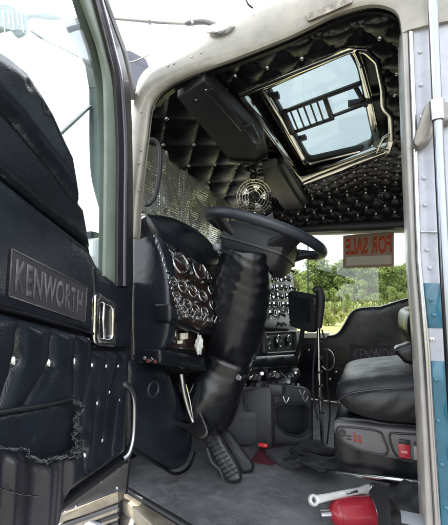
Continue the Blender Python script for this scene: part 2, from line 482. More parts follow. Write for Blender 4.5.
def topx(P):
    d = P-CAM; z = d.dot(FW); return 224+F*d.dot(RT)/z, 262.5-F*d.dot(UP)/z
# ================================================================== THE TRUCK
truck = empty('semi_truck', (-.3, .85, 0))
tag(truck, 'old white and teal semi truck cab, driver door open on a black tufted interior', 'truck')
bpy.context.view_layer.update()
FA = Fr((0,0,H), (1,0,0), (0,0,1))                 # plane of the door opening (driver's side)
DU = Vector((.337,-.94,0)).normalized()
FD = Fr((-.73,0,H), DU, (0,0,1))                   # inner face of the open door

# ---- cab shell (roof, floor, walls that close the interior)
Zf = -.70
boxo('cab_floor', FLOORM, truck, (-1.25,.02,H+Zf-.04), (1.3,1.76,H+Zf), .002)
boxo('firewall', NAVYD, truck, (-1.04,.10,H+Zf+.001), (-1.0,1.74,H+.27))
boxo('rear_wall', NAVYD, truck, (1.26,-.02,H+Zf+.001), (1.3,1.76,H+.78))
boxo('side_skirt', WHITEP, truck, (-.86,-.06,H-1.15), (1.3,.0,H+Zf-.0))

# ---- door opening surround (painted, riveted)
stO = [(130,238),(130,230),(130.5,200),(131,143),(133,110),(136.5,86),(142,74),(151,66),(176,54),(223,27),(266,7),(300,-8),(350,-28),(400,-42),(440,-36),(458,-14),(462,20)]
stI = [(134.5,238),(136,230),(138,200),(145,143),(150,106),(156,95),(165,87),(176,80),(195,72),(232,59),(290,36),(333,15),(359,6.5),(376,4.5),(391,8),(399,16),(402,33)]
def loft(name, m, parent, rows, sharp=45):
    bm = bmesh.new(); V = [[bm.verts.new(p) for p in r] for r in rows]
    for i in range(len(V)-1):
        for k in range(len(V[0])): 
            k2 = (k+1) % len(V[0]); bm.faces.new((V[i][k], V[i][k2], V[i+1][k2], V[i+1][k]))
    bm.faces.new(V[0]); bm.faces.new(V[-1]); return obj(name, bm, m, parent, sharp=sharp)
O3 = catmull([Vector((*p,0)) for p in stO], 4, False); I3 = catmull([Vector((*p,0)) for p in stI], 4, False)
rows = []
for o, i in zip(O3, I3):
    a = FA.px(o.x, o.y); b = FA.px(i.x, i.y); w = b-a; n = Vector((0,-1,0)); e = w.normalized()
    rows.append([a-n*.03, a+n*.000, a+w*.12+n*.008, a+w*.55+n*.010, b-w*.10+n*.006, b+n*.0, b-n*.012, b-w*.10-n*.016, b-w*.1-n*.03])
jamb = loft('door_opening_frame', CREAM, truck, rows, 60)
for x, y in ((141,112),(139,163),(168,66),(174,63.5),(192,57),(201,53),(141,150),(139,190)):
    btn(jamb, FA.px(x, y, .010), (0,-1,0), .0042, 'rivet', CREAM)
rows = []
for o, i in zip(O3, I3):
    a = FA.px(o.x, o.y); b_ = FA.px(i.x, i.y); w = b_-a; n = Vector((0,-1,0))
    rows.append([b_-w*.35-n*.031, b_-w*.03-n*.031, b_-w*.12-n*.06, b_-w*.45-n*.06])
loft('inner_header', BLACK, truck, rows[18:], 60)
# black rubber seal just inside the surround
sl = [FA.px(p.x+1.0, p.y+1.4, -.02) for p in I3]
tube('door_seal', RUBB, truck, sl[6:], .006, 8, smooth=1)
pl = [(305,14),(350,-4),(353,2),(308,21)]
pw = pad('maker_plate', mat('aged_plate', (.20,.18,.15), .5, .5, var=.5, vscale=60, bump=.5, bscale=90), truck, FA.up(.0125), rnd(pl,2), h=.001, r=.001, back=.003, step=.02)

# ---- rear jamb of the opening and outer skin
rI = [(402,33),(406,140),(411,260),(418,350),(423,440),(426,525),(429,590)]
rM = [(408,33),(412,140),(416,260),(423,350),(429,440),(434,525),(437,590)]
rO = [(413,33),(417,140),(421,260),(430,350),(435,440),(441,525),(446,590)]
rI[0] = (401.5,20)
def P3(L, h=0): return [FA.px(x, y, h) for x, y in L]
strip('rear_jamb', mat('jamb_paint', (.30,.285,.27), .35, var=.15, vscale=10, coat=.3), truck, P3(rI), P3(rM), (0,-1,0), .0, .14)
strip('jamb_edge_trim', STEEL, truck, P3([(x+.3,y) for x,y in rM]), P3(rO), (0,-1,0), .008, .03)
skin = [(413,20),(413,33),(417,140),(421,260),(430,350),(435,440),(441,525),(446,600),(600,600),(600,-60),(470,-60),(462,-10),(458,20)]
side = pad('side_panel', WHITEP, truck, FA.up(-.004), [(412,-60),(413,33),(417,140),(421,260),(430,350),(435,440),(441,525),(446,600),(620,640),(620,-60)], h=.002, r=.002, back=.03, step=.06)
def jx(y):   # left edge of the outer skin at height y
    L = rO
    for (a, b), (c, d) in zip(L, L[1:]):
        if b <= y <= d: return a+(c-a)*(y-b)/(d-b)+.6
    return L[-1][0]
for y0, y1 in ((283,328),(361,600)):
    k = 3
    pad('paint_stripe', BLUEP, truck, FA.up(-.001), [(jx(y0),y0),(620,y0+4),(620,y1+4),(jx(y1),y1)], h=.0015, r=.002, back=.002, step=.05)
strip('panel_seam', STEEL, truck, [FA.px(jx(231),231,.0), FA.px(620,236,.0)], [FA.px(jx(232),232.6,.0), FA.px(620,238,.0)], (0,-1,0), .002, .002, .0005)
for x, y in ((418.5,22),(420,52),(421,85),(422,118),(424,178),(425,205),(427,250),(430,268)): btn(side, FA.px(x,y,-.001), (0,-1,0), .0052, 'rivet', WHITEP)
for x, y in ((431,300),(434,315),(436,380),(438,421),(442,465),(446,508)): btn(side, FA.px(x,y,.001), (0,-1,0), .0055, 'rivet', BLUEP)
for x, y in ((432,339),): btn(side, FA.px(x,y,.001), (0,-1,0), .006, 'rivet', CHROME)

# ---- exterior grab bar with its bracket
gb = [onY(431,-40,-.075), onY(433,10,-.075), onY(438,130,-.075), onY(444,255,-.075), onY(449,340,-.075), onY(456,460,-.075), onY(462,560,-.075)]
bar = tube('grab_bar', mat('dull_bar', (.27,.28,.31), .22, 1, rvar=.05, vscale=12), truck, gb, .0105, 20, smooth=2)
FB = Fr(onY(430,130,-.02), (1,0,0), (0,0,1))
pad('bracket', mat('cast_bracket', (.22,.205,.175), .36, .5, bump=.3, bscale=120, var=.2), bar, FB, rnd([(425,104),(436,98),(451,102),(453,120),(436,124),(431,140),(418,148),(412.5,143),(417,128)],4), h=.010, r=.006, back=.018, step=.008)
tube('collar', STEEL, bar, [onY(436.3,101,-.075), onY(437.6,121,-.075)], .0150, 20, smooth=1)
btn(bar, FB.px(420,141.5,.006), (0,-1,0), .006, 'bolt', CHROME)
btn(bar, FB.px(421.5,117,.002), (0,-1,0), .004, 'bolt', CHROME)

# ---- the open driver's door
shell = [(133,282),(131,380),(127,459),(64,506),(-120,650),(-120,50),(-40,60),(-14,76),(10,100),(28,122),(48,150),(60,172),(70,196),(78,222),(86,246),(96,266),(110,280)]
door = pad('door', PLUM, truck, FD.up(-.012), shell, h=.001, r=.003, back=.05, step=.05)
# window frame: plum metal outside, pale gasket inside
fA = [(92.5,-30),(93,-10),(95,0),(104,34),(108.5,52),(114,75),(116.5,100),(119,150),(118.5,200),(118,250),(118,286)]
fB = [(98,-30),(102,-10),(104,0),(116,34),(122.5,52),(128.5,78),(131.5,100),(133,150),(133.4,200),(133.4,250),(133.6,286)]
gA = [(76,-30),(79,-10),(82,0),(94,34),(99.5,52),(104,75),(105.5,100),(106,150),(105.5,200),(105,240),(104,276)]
gB = [(x-.3,y) for x,y in fA]
def D3(L, h=0, n=3):
    return [FD.px(p.x, p.y, h) for p in catmull([Vector((*q,0)) for q in L], n, False)]
strip('window_frame', PLUM, door, D3(fA,.012), D3(fB,.012), FD.n, .0, .057, .005)
strip('frame_bead', mat('bead', (.10,.085,.13), .3, coat=.3), door, D3([(x+5.5,y) for x,y in fA],.013), D3([(x+7.5,y) for x,y in fA],.013), FD.n, .003, .002, .001)
strip('weather_strip', mat('grey_seal', (.09,.09,.085), .6, var=.2), door, D3([(x+.8,y) for x,y in fB[:7]],.0), D3([(x+4.8,y) for x,y in fB[:7]],.0), FD.n, .0, .04, .003)
strip('window_gasket', MINT, door, D3(gA,.002), D3(gB,.002), FD.n, .002, .006, .002)
strip('gasket_lip', RUBB, door, D3([(x-2.2,y) for x,y in fA],.006), D3([(x-.4,y) for x,y in fA],.006), FD.n, .006, .002, .001)
# rear and upper runs of the same frame (beyond the left edge of the photograph)
r0 = FD.O+FD.u*.80; 
strip('window_frame', PLUM, door, [r0+Vector((0,0,.30)), r0+Vector((0,0,.86))], [r0+FD.u*.035+Vector((0,0,.30)), r0+FD.u*.035+Vector((0,0,.86))], FD.n, .012, .045, .005)
tp = FD.px(98,-30); tz = tp.z
strip('window_frame', PLUM, door, [tp, Vector((r0.x, r0.y, H+.86))], [tp+Vector((0,0,.035)), Vector((r0.x, r0.y, H+.895))], FD.n, .012, .045, .005)
g0 = FD.px(118,282,-.012); G = [(118,282),(118,100),(114,70),(92,-30)]
gp = [FD.p2(*p) for p in G] + [FD.p2(92,-30)+Vector((.05,.12)), Vector((.80,.86)), Vector((.80,.30)), FD.p2(20,60), FD.p2(90,240), FD.p2(104,280)]
pad('window_glass', CLEAR, door, FD.up(-.010), gp, h=.0, r=.0, back=.004, step=.5, px=False)

# upholstery
roll = [(-60,8),(-30,22),(0,42),(15,52),(33,68),(48,92),(58,110),(70,138),(78,155),(82,180),(85,200),(88,226),(85,207),(60,172),(42,150),(20,122),(0,102),(-30,72),(-60,40)]
rb = [(26.5,84),(44,108)]
pad('shoulder_roll', NAVY, door, FD.up(.0), roll, h=.030, r=.032, back=.012, step=.006, disp=tuft(FD.up(.024), rb, .004, .009))
for p in rb: btn(door, FD.p3(FD.up(.024).p2(*p), .021), FD.n, .005, 'button', NAVYD, .0045)
midp = [(-60,42),(-30,74),(0,104),(20,124),(42,152),(60,174),(85,209),(88,228),(93,262),(97,268),(92,262),(88,246),(44,211),(0,175),(-30,151),(-60,128)]
pad('middle_pad', NAVYD, door, FD.up(-.002), [(-60,42),(-30,74),(0,104),(20,124),(42,152),(60,174),(85,209),(89,232),(93,256),(88,244),(44,210),(0,174),(-30,150),(-60,127)], h=.014, r=.014, back=.012, step=.012)
low = [(-60,129),(-30,152),(0,176),(44,212),(88,247),(93,262),(95,290),(94,332),(60,323),(0,306),(-60,292)]
pad('armrest_panel', NAVY, door, FD.up(.004), low, h=.012, r=.012, back=.016, step=.012)
pad('corner_pad', NAVY, door, FD.up(-.002), [(94,264),(103,274),(117,283),(131,288),(131,348),(97,348),(96,300)], h=.010, r=.012, back=.012, step=.012)
# lower seam cord
tube('piping', BLACK, door, [FD.px(x,y,.010) for x,y in ((-60,294),(0,308),(50,321),(94,334))], .004, 8)
btns = [(16,361),(51,363),(76,361),(93,365),(107,366),(119,366),(-32,360),(74,404),(98,403),(88,430),(86,452),(110,392),(120,400),(86,455),(103,440),(114,440)]
tl = [((20,312),(16,361)),((53,322),(51,363)),((77,329),(76,361)),((93,336),(93,365)),((107,350),(107,366)),((119,350),(119,366)),
      ((16,361),(-8,430)),((51,363),(20,415)),((76,361),(74,404)),((93,365),(84,404)),((107,366),(98,403)),((119,366),(110,392)),
      ((98,403),(90,470)),((110,392),(103,440)),((120,400),(114,450)),((103,440),(96,475)),((84,404),(86,470)),((-32,360),(-50,420)),((-30,300),(-32,360))]
tuf = [(-60,296),(0,310),(94,336),(97,350),(131,350),(130,385),(126,454),(64,500),(30,525),(-60,596)]
pad('tufted_panel', NAVY, door, FD.up(.0), tuf, h=.022, r=.022, back=.012, step=.0048, disp=tuft(FD.up(.012), btns, .005, .010, tl, .015, .020), extra=linepts(FD.up(.012), tl))
for i, p in enumerate(btns[:6]+btns[7:9]+btns[11:16]): btn(door, FD.p3(FD.up(.012).p2(*p), .0065), FD.n, .0085 if i < 3 else .0060, 'button', h=.0075)
strip('bottom_edge', RUBB, door, [FD.px(127,455,.004), FD.px(64,501,.004), FD.px(-60,597,.004)], [FD.px(127,461,.004), FD.px(64,508,.004), FD.px(-60,605,.004)], FD.n, .008, .03, .003)
# nameplate patch
FP = FD.up(.017)
pt = [(12,249),(87,287),(85,322),(9,296)]
npl = pad('nameplate', mat('patch_cloth', (.022,.021,.025), .75, bump=.5, bscale=500, var=.25), door, FP, rnd(pt,1.5), h=.001, r=.001, back=.004, step=.03)
EMB = mat('worn_lettering', (.085,.075,.080), .7, var=.45, vscale=40, bump=.3, bscale=300)
for a, b in ((pt[0],pt[1]),(pt[1],pt[2]),(pt[2],pt[3]),(pt[3],pt[0])):
    tube('patch_border', EMB, door, [FP.px(*a,.0015), FP.px(*b,.0015)], .0011, 6, smooth=1)
text('lettering', 'KENWORTH', EMB, door, FP, [(16.5,258),(83,292),(81.5,315.5),(14.5,292)], h=.0015, bold=.028)
# inner latch handle
bz = rnd([(96,296),(100,292),(117,301),(119,305),(118,345),(115,348),(98,346),(95,340)],4)
hd = [(101,302),(114,307),(113.5,339),(101,338)]
bzl = pad('latch_bezel', CHROME, door, FD.up(.010), bz, h=.006, r=.006, back=.006, step=.006, holes=[rnd(hd,3)])
pad('latch_recess', mat('latch_recess_paint', (.05,.05,.055), .3, .6, rvar=.1), door, FD.up(.002), rnd([(100,300),(115,306),(114.5,341),(100,340)],3), h=.001, r=.002, back=.01, step=.02)
tube('latch_handle', CHROME, door, [FD.px(104,304,.012), FD.px(103,320,.018), FD.px(104,338,.012)], .0045, 10)
# lower chrome pull
tube('pull_handle', STEEL, door, [FD.px(121,384,.012), FD.px(127,385,.024), FD.px(132,392,.028), FD.px(134,405,.028), FD.px(133,436,.028), FD.px(129,453,.024), FD.px(123,459,.012)], .0085, 16)
# map pocket: flat back panel, gathered front, frayed elastic
pad('pocket_back', NAVY, door, FD.up(.018), [(-60,425),(0,413.5),(40,407),(74,400),(80,408),(82,430),(78,452),(40,462),(0,460),(-60,458)], h=.010, r=.008, back=.014, step=.010)
def gather(x, y):
    return .0045*np.sin(x*170+2*np.sin(x*37)+y*3) + .006*np.sin(x*61+y*5+1)
pf = [(-60,450),(-30,446),(0,447),(12,449),(27,449),(29,456),(40,459),(50,461),(62,456),(72,455),(80,449),(83,455),(76,478),(68,500),(61,528),(40,560),(-20,600),(-60,620)]
pk = pad('map_pocket', vinyl('pocket_vinyl', (.014,.014,.018), .30, crease=.1), door, FD.up(.038), pf, h=.012, r=.016, back=.04, step=.0045, disp=gather)
FRAY = mat('frayed_edge', (.075,.078,.085), .8, bump=.8, bscale=300, var=.3)
def fray(pts, w=1.6, r=.0013, h=.05):
    L = []; P = catmull([Vector((*p,0)) for p in pts], 9, False)
    for i, p in enumerate(P):
        L.append(FD.px(p.x+random.uniform(-w,w), p.y+random.uniform(-w,w), h+random.uniform(-.004,.004)))
    tube('frayed_cord', FRAY, door, L, r*.5, 6, smooth=3)
    for q in range(4):
        K = [FD.px(p.x+random.uniform(-w,w)*1.6, p.y+random.uniform(-w,w)*1.6, h+random.uniform(-.006,.004)) for p in P[::2]]
        tube('frayed_cord', [FRAY,BLACK][q % 2], door, K, r*random.uniform(.4,.9), 6, smooth=3)
fray([(0,447),(14,449),(27,449),(29,456)], .8, .0012, .052)
fray([(27,455),(40,460),(50,461),(60,457),(72,456),(80,449)], 1.6, .0014, .054)
fray([(76,402),(82,408),(77,416),(76,424),(80,430),(74,436),(78,444),(82,448),(74,455)], 2.0, .0014, .040)
fray([(74,452),(80,441),(83,446),(76,458),(72,450),(80,446)], 1.6, .0012, .052)
tube('pocket_cord', BLACK, door, [FD.px(x,y,.03) for x,y in ((-60,423),(0,412),(40,406),(75,399))], .0042, 8)
tube('pocket_seam', BLACK, door, [FD.px(x,y,.060) for x,y in ((-30,486),(0,488),(20,494),(38,496))], .0008, 6)

# ---- hinge pillar foot and sill
FH = Fr((-.78,-.004,H), (1,0,0), (0,0,1))
foot = pad('pillar_foot', NAVYD, truck, FH, [(131,440),(127,459),(64,507),(60,514),(118,492),(125,495)], h=.004, r=.006, back=.008, step=.03)
for x, y in ((118,468),(101,481),(117,488),(76,507)): btn(foot, FH.px(x,y,.004), (0,-1,0), .0042, 'screw', WHITEP)
TAN = mat('worn_sill_metal', (.20,.175,.135), .5, .35, var=.35, vscale=12, bump=.4, bscale=60, rvar=.12)
sa = [onZ(x,y,-.635) for x,y in ((118,487),(150,506.5),(182,526),(260,573))]
sb = [onZ(x,y,-.635) for x,y in ((118,497),(142,516),(168,540),(240,590))]
strip('sill_plate', TAN, truck, sa, sb, (0,0,1), .0, .10, .006)
strip('sill_seal', RUBB, truck, [p+Vector((0,.002,0)) for p in sa], [p+Vector((.011,.017,0)) for p in sa], (0,0,1), .006, .06, .003)
strip('sill_plate', TAN, truck, [FH.px(118,491,-.01), FH.px(90,503,-.01), FH.px(62,514,-.01)], [FH.px(118,503,-.01), FH.px(90,514,-.01), FH.px(58,524,-.01)], (0,-1,0), .0, .03, .004)
strip('step_riser', DGREY, truck, [FH.px(118,504,-.006), FH.px(58,526,-.006)], [FH.px(118,640,-.006), FH.px(40,640,-.006)], (0,-1,0), .0, .03, .004)
for k in range(3):
    strip('step_rib', TAN, truck, [FH.px(118,509+k*8,.0), FH.px(58,531+k*8,.0)], [FH.px(118,512+k*8,.0), FH.px(58,534+k*8,.0)], (0,-1,0), .004, .006, .002)
strip('tank_strap', STEEL, truck, [onZ(119,500,-.66), onZ(122,560,-.70)], [onZ(132,512,-.66), onZ(140,560,-.70)], (0,-1,.3), .004, .01, .003)
bm = bmesh.new(); cyl(bm, (-1.05,-.02,H-1.08), (1,0,0), .30, 1.6, 48, bev=.1); obj('fuel_tank', bm, mat('polished_tank', (.6,.6,.6), .22, 1, rvar=.1, bump=.15, bscale=6), truck)

# ---- windscreen, header and roof
FC = Fr((0,.08,H+.80), (1,0,0), (0,1,-.042))       # ceiling plane
FC.n = Vector((0,-.042,-1)).normalized()
ox = [(236,92),(300,187),(389,152),(393.5,138),(392.5,113),(385,104),(385,88),(379,58),(366,46),(350,45)]
cbt = [(224.6,74),(253,75),(272,52),(298,42),(323,29),(353,30),(384,30),(387,49),(390,67),(393,84),(398,110),(400,128)]
cbt2 = [(336,183),(353,181.5),(370.6,171),(372,180),(388,171),(386,161),(402,156),(398,140),(311,190),(320,188)]
ce = [tuple(FC.p2(*p)) for p in ox]
cl = pad('headliner', BLACK, truck, FC, [(-.66,-.10),(1.28,-.10),(1.28,1.47),(-.66,1.47)], h=.004, r=.01, back=.02, step=.022, px=False,
         holes=[], disp=None) if False else None
hole = [tuple(v) for v in ce]
def pad_uv(name, m, parent, fr, outer, hole, **k):
    # outline and hole given in plane units
    return pad(name, m, parent, fr, outer, holes=[hole], px=False, **k)
BTN = mat('ceiling_button', (.85,.85,.85), .22, 1)
PU, PV = .118, .130
hd2 = diamonds(PU, PV, .015)
def grow(h, k):
    c = sum((Vector(p) for p in h), Vector((0,0)))/len(h); return [tuple(c+(Vector(p)-c)*k) for p in h]
head = pad_uv('headliner', BLACK, truck, FC, [(-.66,-.02),(1.27,-.02),(1.27,1.48),(-.66,1.48)], grow(hole,1.0), h=.016, r=.012, back=.03, step=.0105, disp=hd2, edge=.02)
HP = np.array([tuple(v) for v in grow(hole,1.03)]); nbt = 0
for uv in diamond_pts(PU, PV, 0, 0, -.62, .6, 0, 1.46):
    X = topx(FC.p3(uv)); A_ = np.array([uv])
    if X[0] < 150 or X[0] > 412 or X[1] < -10 or inside(A_, [tuple(v) for v in HP])[0]: continue
    btn(head, FC.p3(uv, .004), FC.n, .0085, m=BTN, h=.006); nbt += 1
print('BUTTONS', nbt)
# curve of the headliner down to the passenger header
FS = Fr((0,1.53,H+.745), (1,0,0), (0,.17,-.20)); 
sb_ = [(325,203),(311,214),(326,220),(341.5,208),(356.5,197),(357,216.5),(373,205),(391,214),(407,202),(342,219),(374,219),(293,222)]
sd = tuft(FS, sb_, .014, .020)
ss = [tuple(FS.p2(*p)) for p in ((285,190),(430,190))]
def srow(z): return z
side_head = pad('side_header', BLACK, truck, FS, [(-.66,-.02),(1.27,-.02),(1.27,.25),(-.66,.25)], px=False, h=.016, r=.012, back=.03, step=.011, disp=diamonds(PU, .11, .016, 0, .03))
for uv in diamond_pts(PU, .11, 0, .03, -.6, .5, .0, .24):
    X = topx(FS.p3(uv))
    if 270 < X[0] < 415: btn(side_head, FS.p3(uv, .003), FS.n, .0095, m=BTN, h=.006)
bm = bmesh.new(); q = FS.px(380,197,.006); dome(bm, q, FS.n, .032, .012, 24); ringbm(bm, q+FS.n*.004, FS.n, .036, .004); obj('dome_light', bm, mat('dark_lens', (.03,.03,.035), .12, coat=.6), head)
# outer roof skin with the same hatch opening
rf = Fr((0,.0,H+.90), (1,0,0), (0,1,0)); rf.n = Vector((0,0,1))
# front header: from ceiling to windscreen
FHd = Fr((-.64,.1,H+.79), (0,1,-.042), (-.22,0,-.10))
hb = [(178,123),(219,165),(196,143),(160,112),(235,181),(205,128),(188,108)]
hd_ = tuft(FHd, hb, .012, .018)
fh = pad('front_header', BLACK, truck, FHd, [(-.02,-.02),(1.62,-.02),(1.62,.25),(.07,.25)], px=False, h=.016, r=.012, back=.03, step=.012, disp=diamonds(.24, .20, .016, .12, .11))
for uv in diamond_pts(.24, .20, .12, .11, .02, 1.6, .0, .24): btn(fh, FHd.p3(uv, .001), FHd.n, .0105, m=BTN, h=.006)

# ---- roof hatch: chrome surround, dark well, tinted glass with a black grille
oxr = rnd(ox[:1]+ox[1:], 5)
def frame_ring(name, m, parent, fr, loop, w, t0, t1, bev=.003):
    P = [Vector(p) for p in loop]; n = len(P); A = []; B = []
    cc = sum(P, Vector((0,0)))/n
    for i in range(n):
        t = (P[(i+1)%n]-P[i-1]).normalized(); nn = Vector((-t.y, t.x))
        if nn.dot(cc-P[i]) < 0: nn = -nn
        A.append(fr.px(P[i].x, P[i].y)); B.append(fr.px(P[i].x+nn.x*w, P[i].y+nn.y*w))
    A.append(A[0]); B.append(B[0])
    bm = bmesh.new(); rows = []
    N = fr.n
    for a, b in zip(A[:-1], B[:-1]):
        e = (b-a).normalized()*bev
        rows.append([bm.verts.new(p) for p in (a-N*t1, a+N*(t0-bev), a+e+N*t0, b-e+N*t0, b+N*(t0-bev), b-N*t1)])
    for i in range(len(rows)):
        for k in range(6): bm.faces.new((rows[i][k], rows[i][(k+1)%6], rows[(i+1)%len(rows)][(k+1)%6], rows[(i+1)%len(rows)][k]))
    return obj(name, bm, m, parent, sharp=50)
hatch = frame_ring('roof_hatch', GOLDC, truck, FC, rnd(ox, 4), 5.0, .014, .03, .002)
# well walls
RO = rnd(ox, 6); ctr = Vector((320,110))
FG = Fr((0,.08,H+.885), (1,0,0), (0,1,-.042)); FG.n = FC.n.copy()
inner = rnd([(256,83),(306,170),(376,152),(381,140),(366,66),(360,47),(350,41)], 7)
gl = rnd([(264,86),(308,163),(371,149),(376,138),(360,64),(350,46)], 7)
bm = bmesh.new(); a = [bm.verts.new(FC.px(p.x,p.y,-.004)) for p in RO]
oc = [Vector(p) for p in RO]
def wellpt(p):
    # the well narrows slightly towards the glass
    q = FC.px(p.x, p.y, 0); return q+Vector((0,0,.115))
b = [bm.verts.new(wellpt(p)) for p in RO]
for i in range(len(a)): bm.faces.new((a[i], a[(i+1)%len(a)], b[(i+1)%len(a)], b[i]))
bmesh.ops.solidify(bm, geom=list(bm.faces), thickness=.004)
obj('well', bm, mat('well_lining', (.22,.22,.22), .16, .95, rvar=.1, bump=.3, bscale=14), hatch)
FW2 = Fr((0,.08,H+.892), (1,0,0), (0,1,-.042)); FW2.n = FC.n.copy()
big = [Vector((p.x+(p.x-318)*.35, p.y+(p.y-112)*.45)) for p in RO]
pad('well_ceiling', BLACK, hatch, FW2, big, h=.002, r=.002, back=.01, step=.05, holes=[gl])
frame_ring('inner_frame', GOLDC, hatch, FG, inner, 7.0, .020, .02, .002)
frame_ring('glass_gasket', RUBB, hatch, FG, gl, 3.5, .010, .02)
pad('hatch_glass', ROOFGLASS, hatch, FG.up(-.004) if False else Fr(FG.O+Vector((0,0,.01)), (1,0,0), (0,1,-.042)), gl, h=0, r=0, back=-.004, step=.3)
FGR = Fr((0,.08,H+.868), (1,0,0), (0,1,-.042)); FGR.n = FC.n.copy()
def gbar(a, b, w, h=.006, par=hatch, name='grille_bar'):
    A = FGR.px(*a); B = FGR.px(*b); m_ = (A+B)/2; bm = bmesh.new(); d = (B-A); n = FC.n; s = n.cross(d.normalized())
    box(bm, m_, (d, s, n), (d.length, w, h*2), .001); return obj(name, bm, PLAST, par)
gbar((283,112),(361,83),.020); gbar((292,133),(334,118),.016); gbar((330,117),(365,104),.012,.006); gbar((283,112),(293,134),.030); gbar((325,97),(333,119),.014)
for k in range(6): gbar((290+k*6.6,110-k*2.5),(298+k*6.4,130-k*2.3),.007,.004,hatch,'grille_slat')
gbar((355,86),(366,106),.016); gbar((272,97),(279,95),.03,.010,hatch,'latch'); gbar((299,139),(306,137),.03,.010,hatch,'latch'); gbar((348,104),(384,98),.02,.012,hatch,'latch_arm')
gbar((384,74),(390,96),.012,.01,hatch,'latch_arm')
for s_, e_ in (((362,66),(370,96)),((355,50),(361,64))): tube('hatch_hinge', GOLDC, hatch, [FC.px(*s_,.012), FC.px(*e_,.012)], .008, 10, smooth=1)
tube('hatch_strut', GOLDC, hatch, [FC.px(377,152,.012), FC.px(383,138,.012), FC.px(389,134,.012)], .006, 10, smooth=1)
tube('hatch_strut', GOLDC, hatch, [FC.px(372,146,.012), FC.px(389,150,.012)], .005, 10, smooth=1)

# outer roof in four slabs round the hatch
hx = [p[0] for p in ce]; hy = [FC.p3(p).y for p in ce]; X0, X1, Y0, Y1 = min(hx)-.02, max(hx)+.03, min(hy)-.02, max(hy)+.03
bm = bmesh.new()
for lo, hi in (((-.74,.15),(X0,1.78)), ((X1,.15),(1.32,1.78)), ((X0,.15),(X1,Y0)), ((X0,Y1),(X1,1.78))):
    box(bm, ((lo[0]+hi[0])/2,(lo[1]+hi[1])/2,H+.885), XYZ, (hi[0]-lo[0], hi[1]-lo[1], .03), 0)
obj('roof_skin', bm, WHITEP, truck, smooth=False)
bm = bmesh.new(); box(bm, (.2,1.78,H+.72), XYZ, (2.2,.05,.36), .01); obj('roof_side', bm, WHITEP, truck)
bm = bmesh.new(); box(bm, (.86,1.76,H+.0), XYZ, (.9,.05,1.4), .01); obj('passenger_rear_panel', bm, NAVYD, truck)
bm = bmesh.new(); box(bm, (-.84,1.02,H+.75), XYZ, (.06,1.5,.07), .02); obj('windscreen_header', bm, WHITEP, truck)
# ---- overhead console and visor box
def slab(name, m, parent, px, z0, z1, bev=.006):
    P = [onZ(x, y, z0) for x, y in px]; bm = bmesh.new()
    a = [bm.verts.new(p) for p in P]; b = [bm.verts.new(p+Vector((0,0,z1-z0))) for p in P]; n = len(P)
    fs = [bm.faces.new(a), bm.faces.new(b[::-1])]
    for i in range(n): fs.append(bm.faces.new((a[i], a[(i+1)%n], b[(i+1)%n], b[i])))
    bmesh.ops.recalc_face_normals(bm, faces=bm.faces)
    bmesh.ops.bevel(bm, geom=list(bm.edges), offset=bev, segments=3, affect='EDGES', profile=.5)
    return obj(name, bm, m, parent)
oc_ = slab('overhead_console', DGREY, truck, [(177,98),(204,81),(263,139),(268,155),(256,163),(229,160)], .715, .775)
slab('console_slot', PLAST, oc_, [(206,92),(212,89),(243,124),(239,128)], .707, .718, .002)
slab('console_lens', mat('smoke_lens', (.05,.05,.055), .15, coat=.5), oc_, [(243,128),(252,124),(261,141),(258,150)], .707, .718, .002)
tube('console_trim', mat('trim_line', (.35,.35,.36), .3, .8), oc_, [onZ(207,92,.71), onZ(225,112,.71), onZ(241,131,.71)], .0022, 6)
tube('console_trim', DGREY, oc_, [onZ(229,161,.71), onZ(256,163,.71), onZ(267,156,.71)], .006, 8, smooth=1)
for p in ((206,90),(238,125),(196,100)): btn(oc_, onZ(*p,.715), (0,0,-1), .005, 'screw')
vb = slab('passenger_visor_box', GREYP, truck, [(262,170),(276,166),(306,212),(292,219),(266,186)], .665, .71)
vb2 = slab('visor_panel', DGREY, truck, [(276,166),(284,163),(309,203),(308,214)], .69, .73)
# clutter of chrome trinkets between them
for k in range(14):
    p = at(256+random.uniform(-4,20), 160+random.uniform(-6,22), 2.05); bm = bmesh.new()
    dome(bm, p, (random.uniform(-.3,.3),-1,random.uniform(-.8,0)), random.uniform(.008,.02), .01, 12); obj('trim_stud', bm, CHROME if k%2 else PLAST, oc_)

# ---- windscreen with its pillars; foil sunshade stands behind the glass
wn = Vector((1,0,-.10))
FW_ = Fr((-.94,.9,H+.45), (0,1,0), (.10,0,1))
pad('windscreen', GLASS, truck, FW_, [(-.80,-.22),(.80,-.22),(.80,.30),(-.80,.30)], px=False, h=0, r=0, back=.006, step=.5)
boxo('windscreen_pillar', NAVYD, truck, (-.90,.09,H-.6), (-.86,.13,H+.66), .01)
boxo('windscreen_pillar', PLUM, truck, (-.93,1.70,H+.2), (-.86,1.77,H+.80), .01)
boxo('cowl', WHITEP, truck, (-1.10,.06,H+.10), (-.9,1.74,H+.235), .02)

# ---- A pillar inner trim and its grab loop

tube('pillar_grab_loop', RUBB, truck, [onY(150,140,.09), onY(156,141,.10), onY(160,149,.11), onY(160,165,.11), onY(158,183,.11), onY(155,196,.11), onY(149,204,.10), onY(145,204,.09)], .0085, 12)

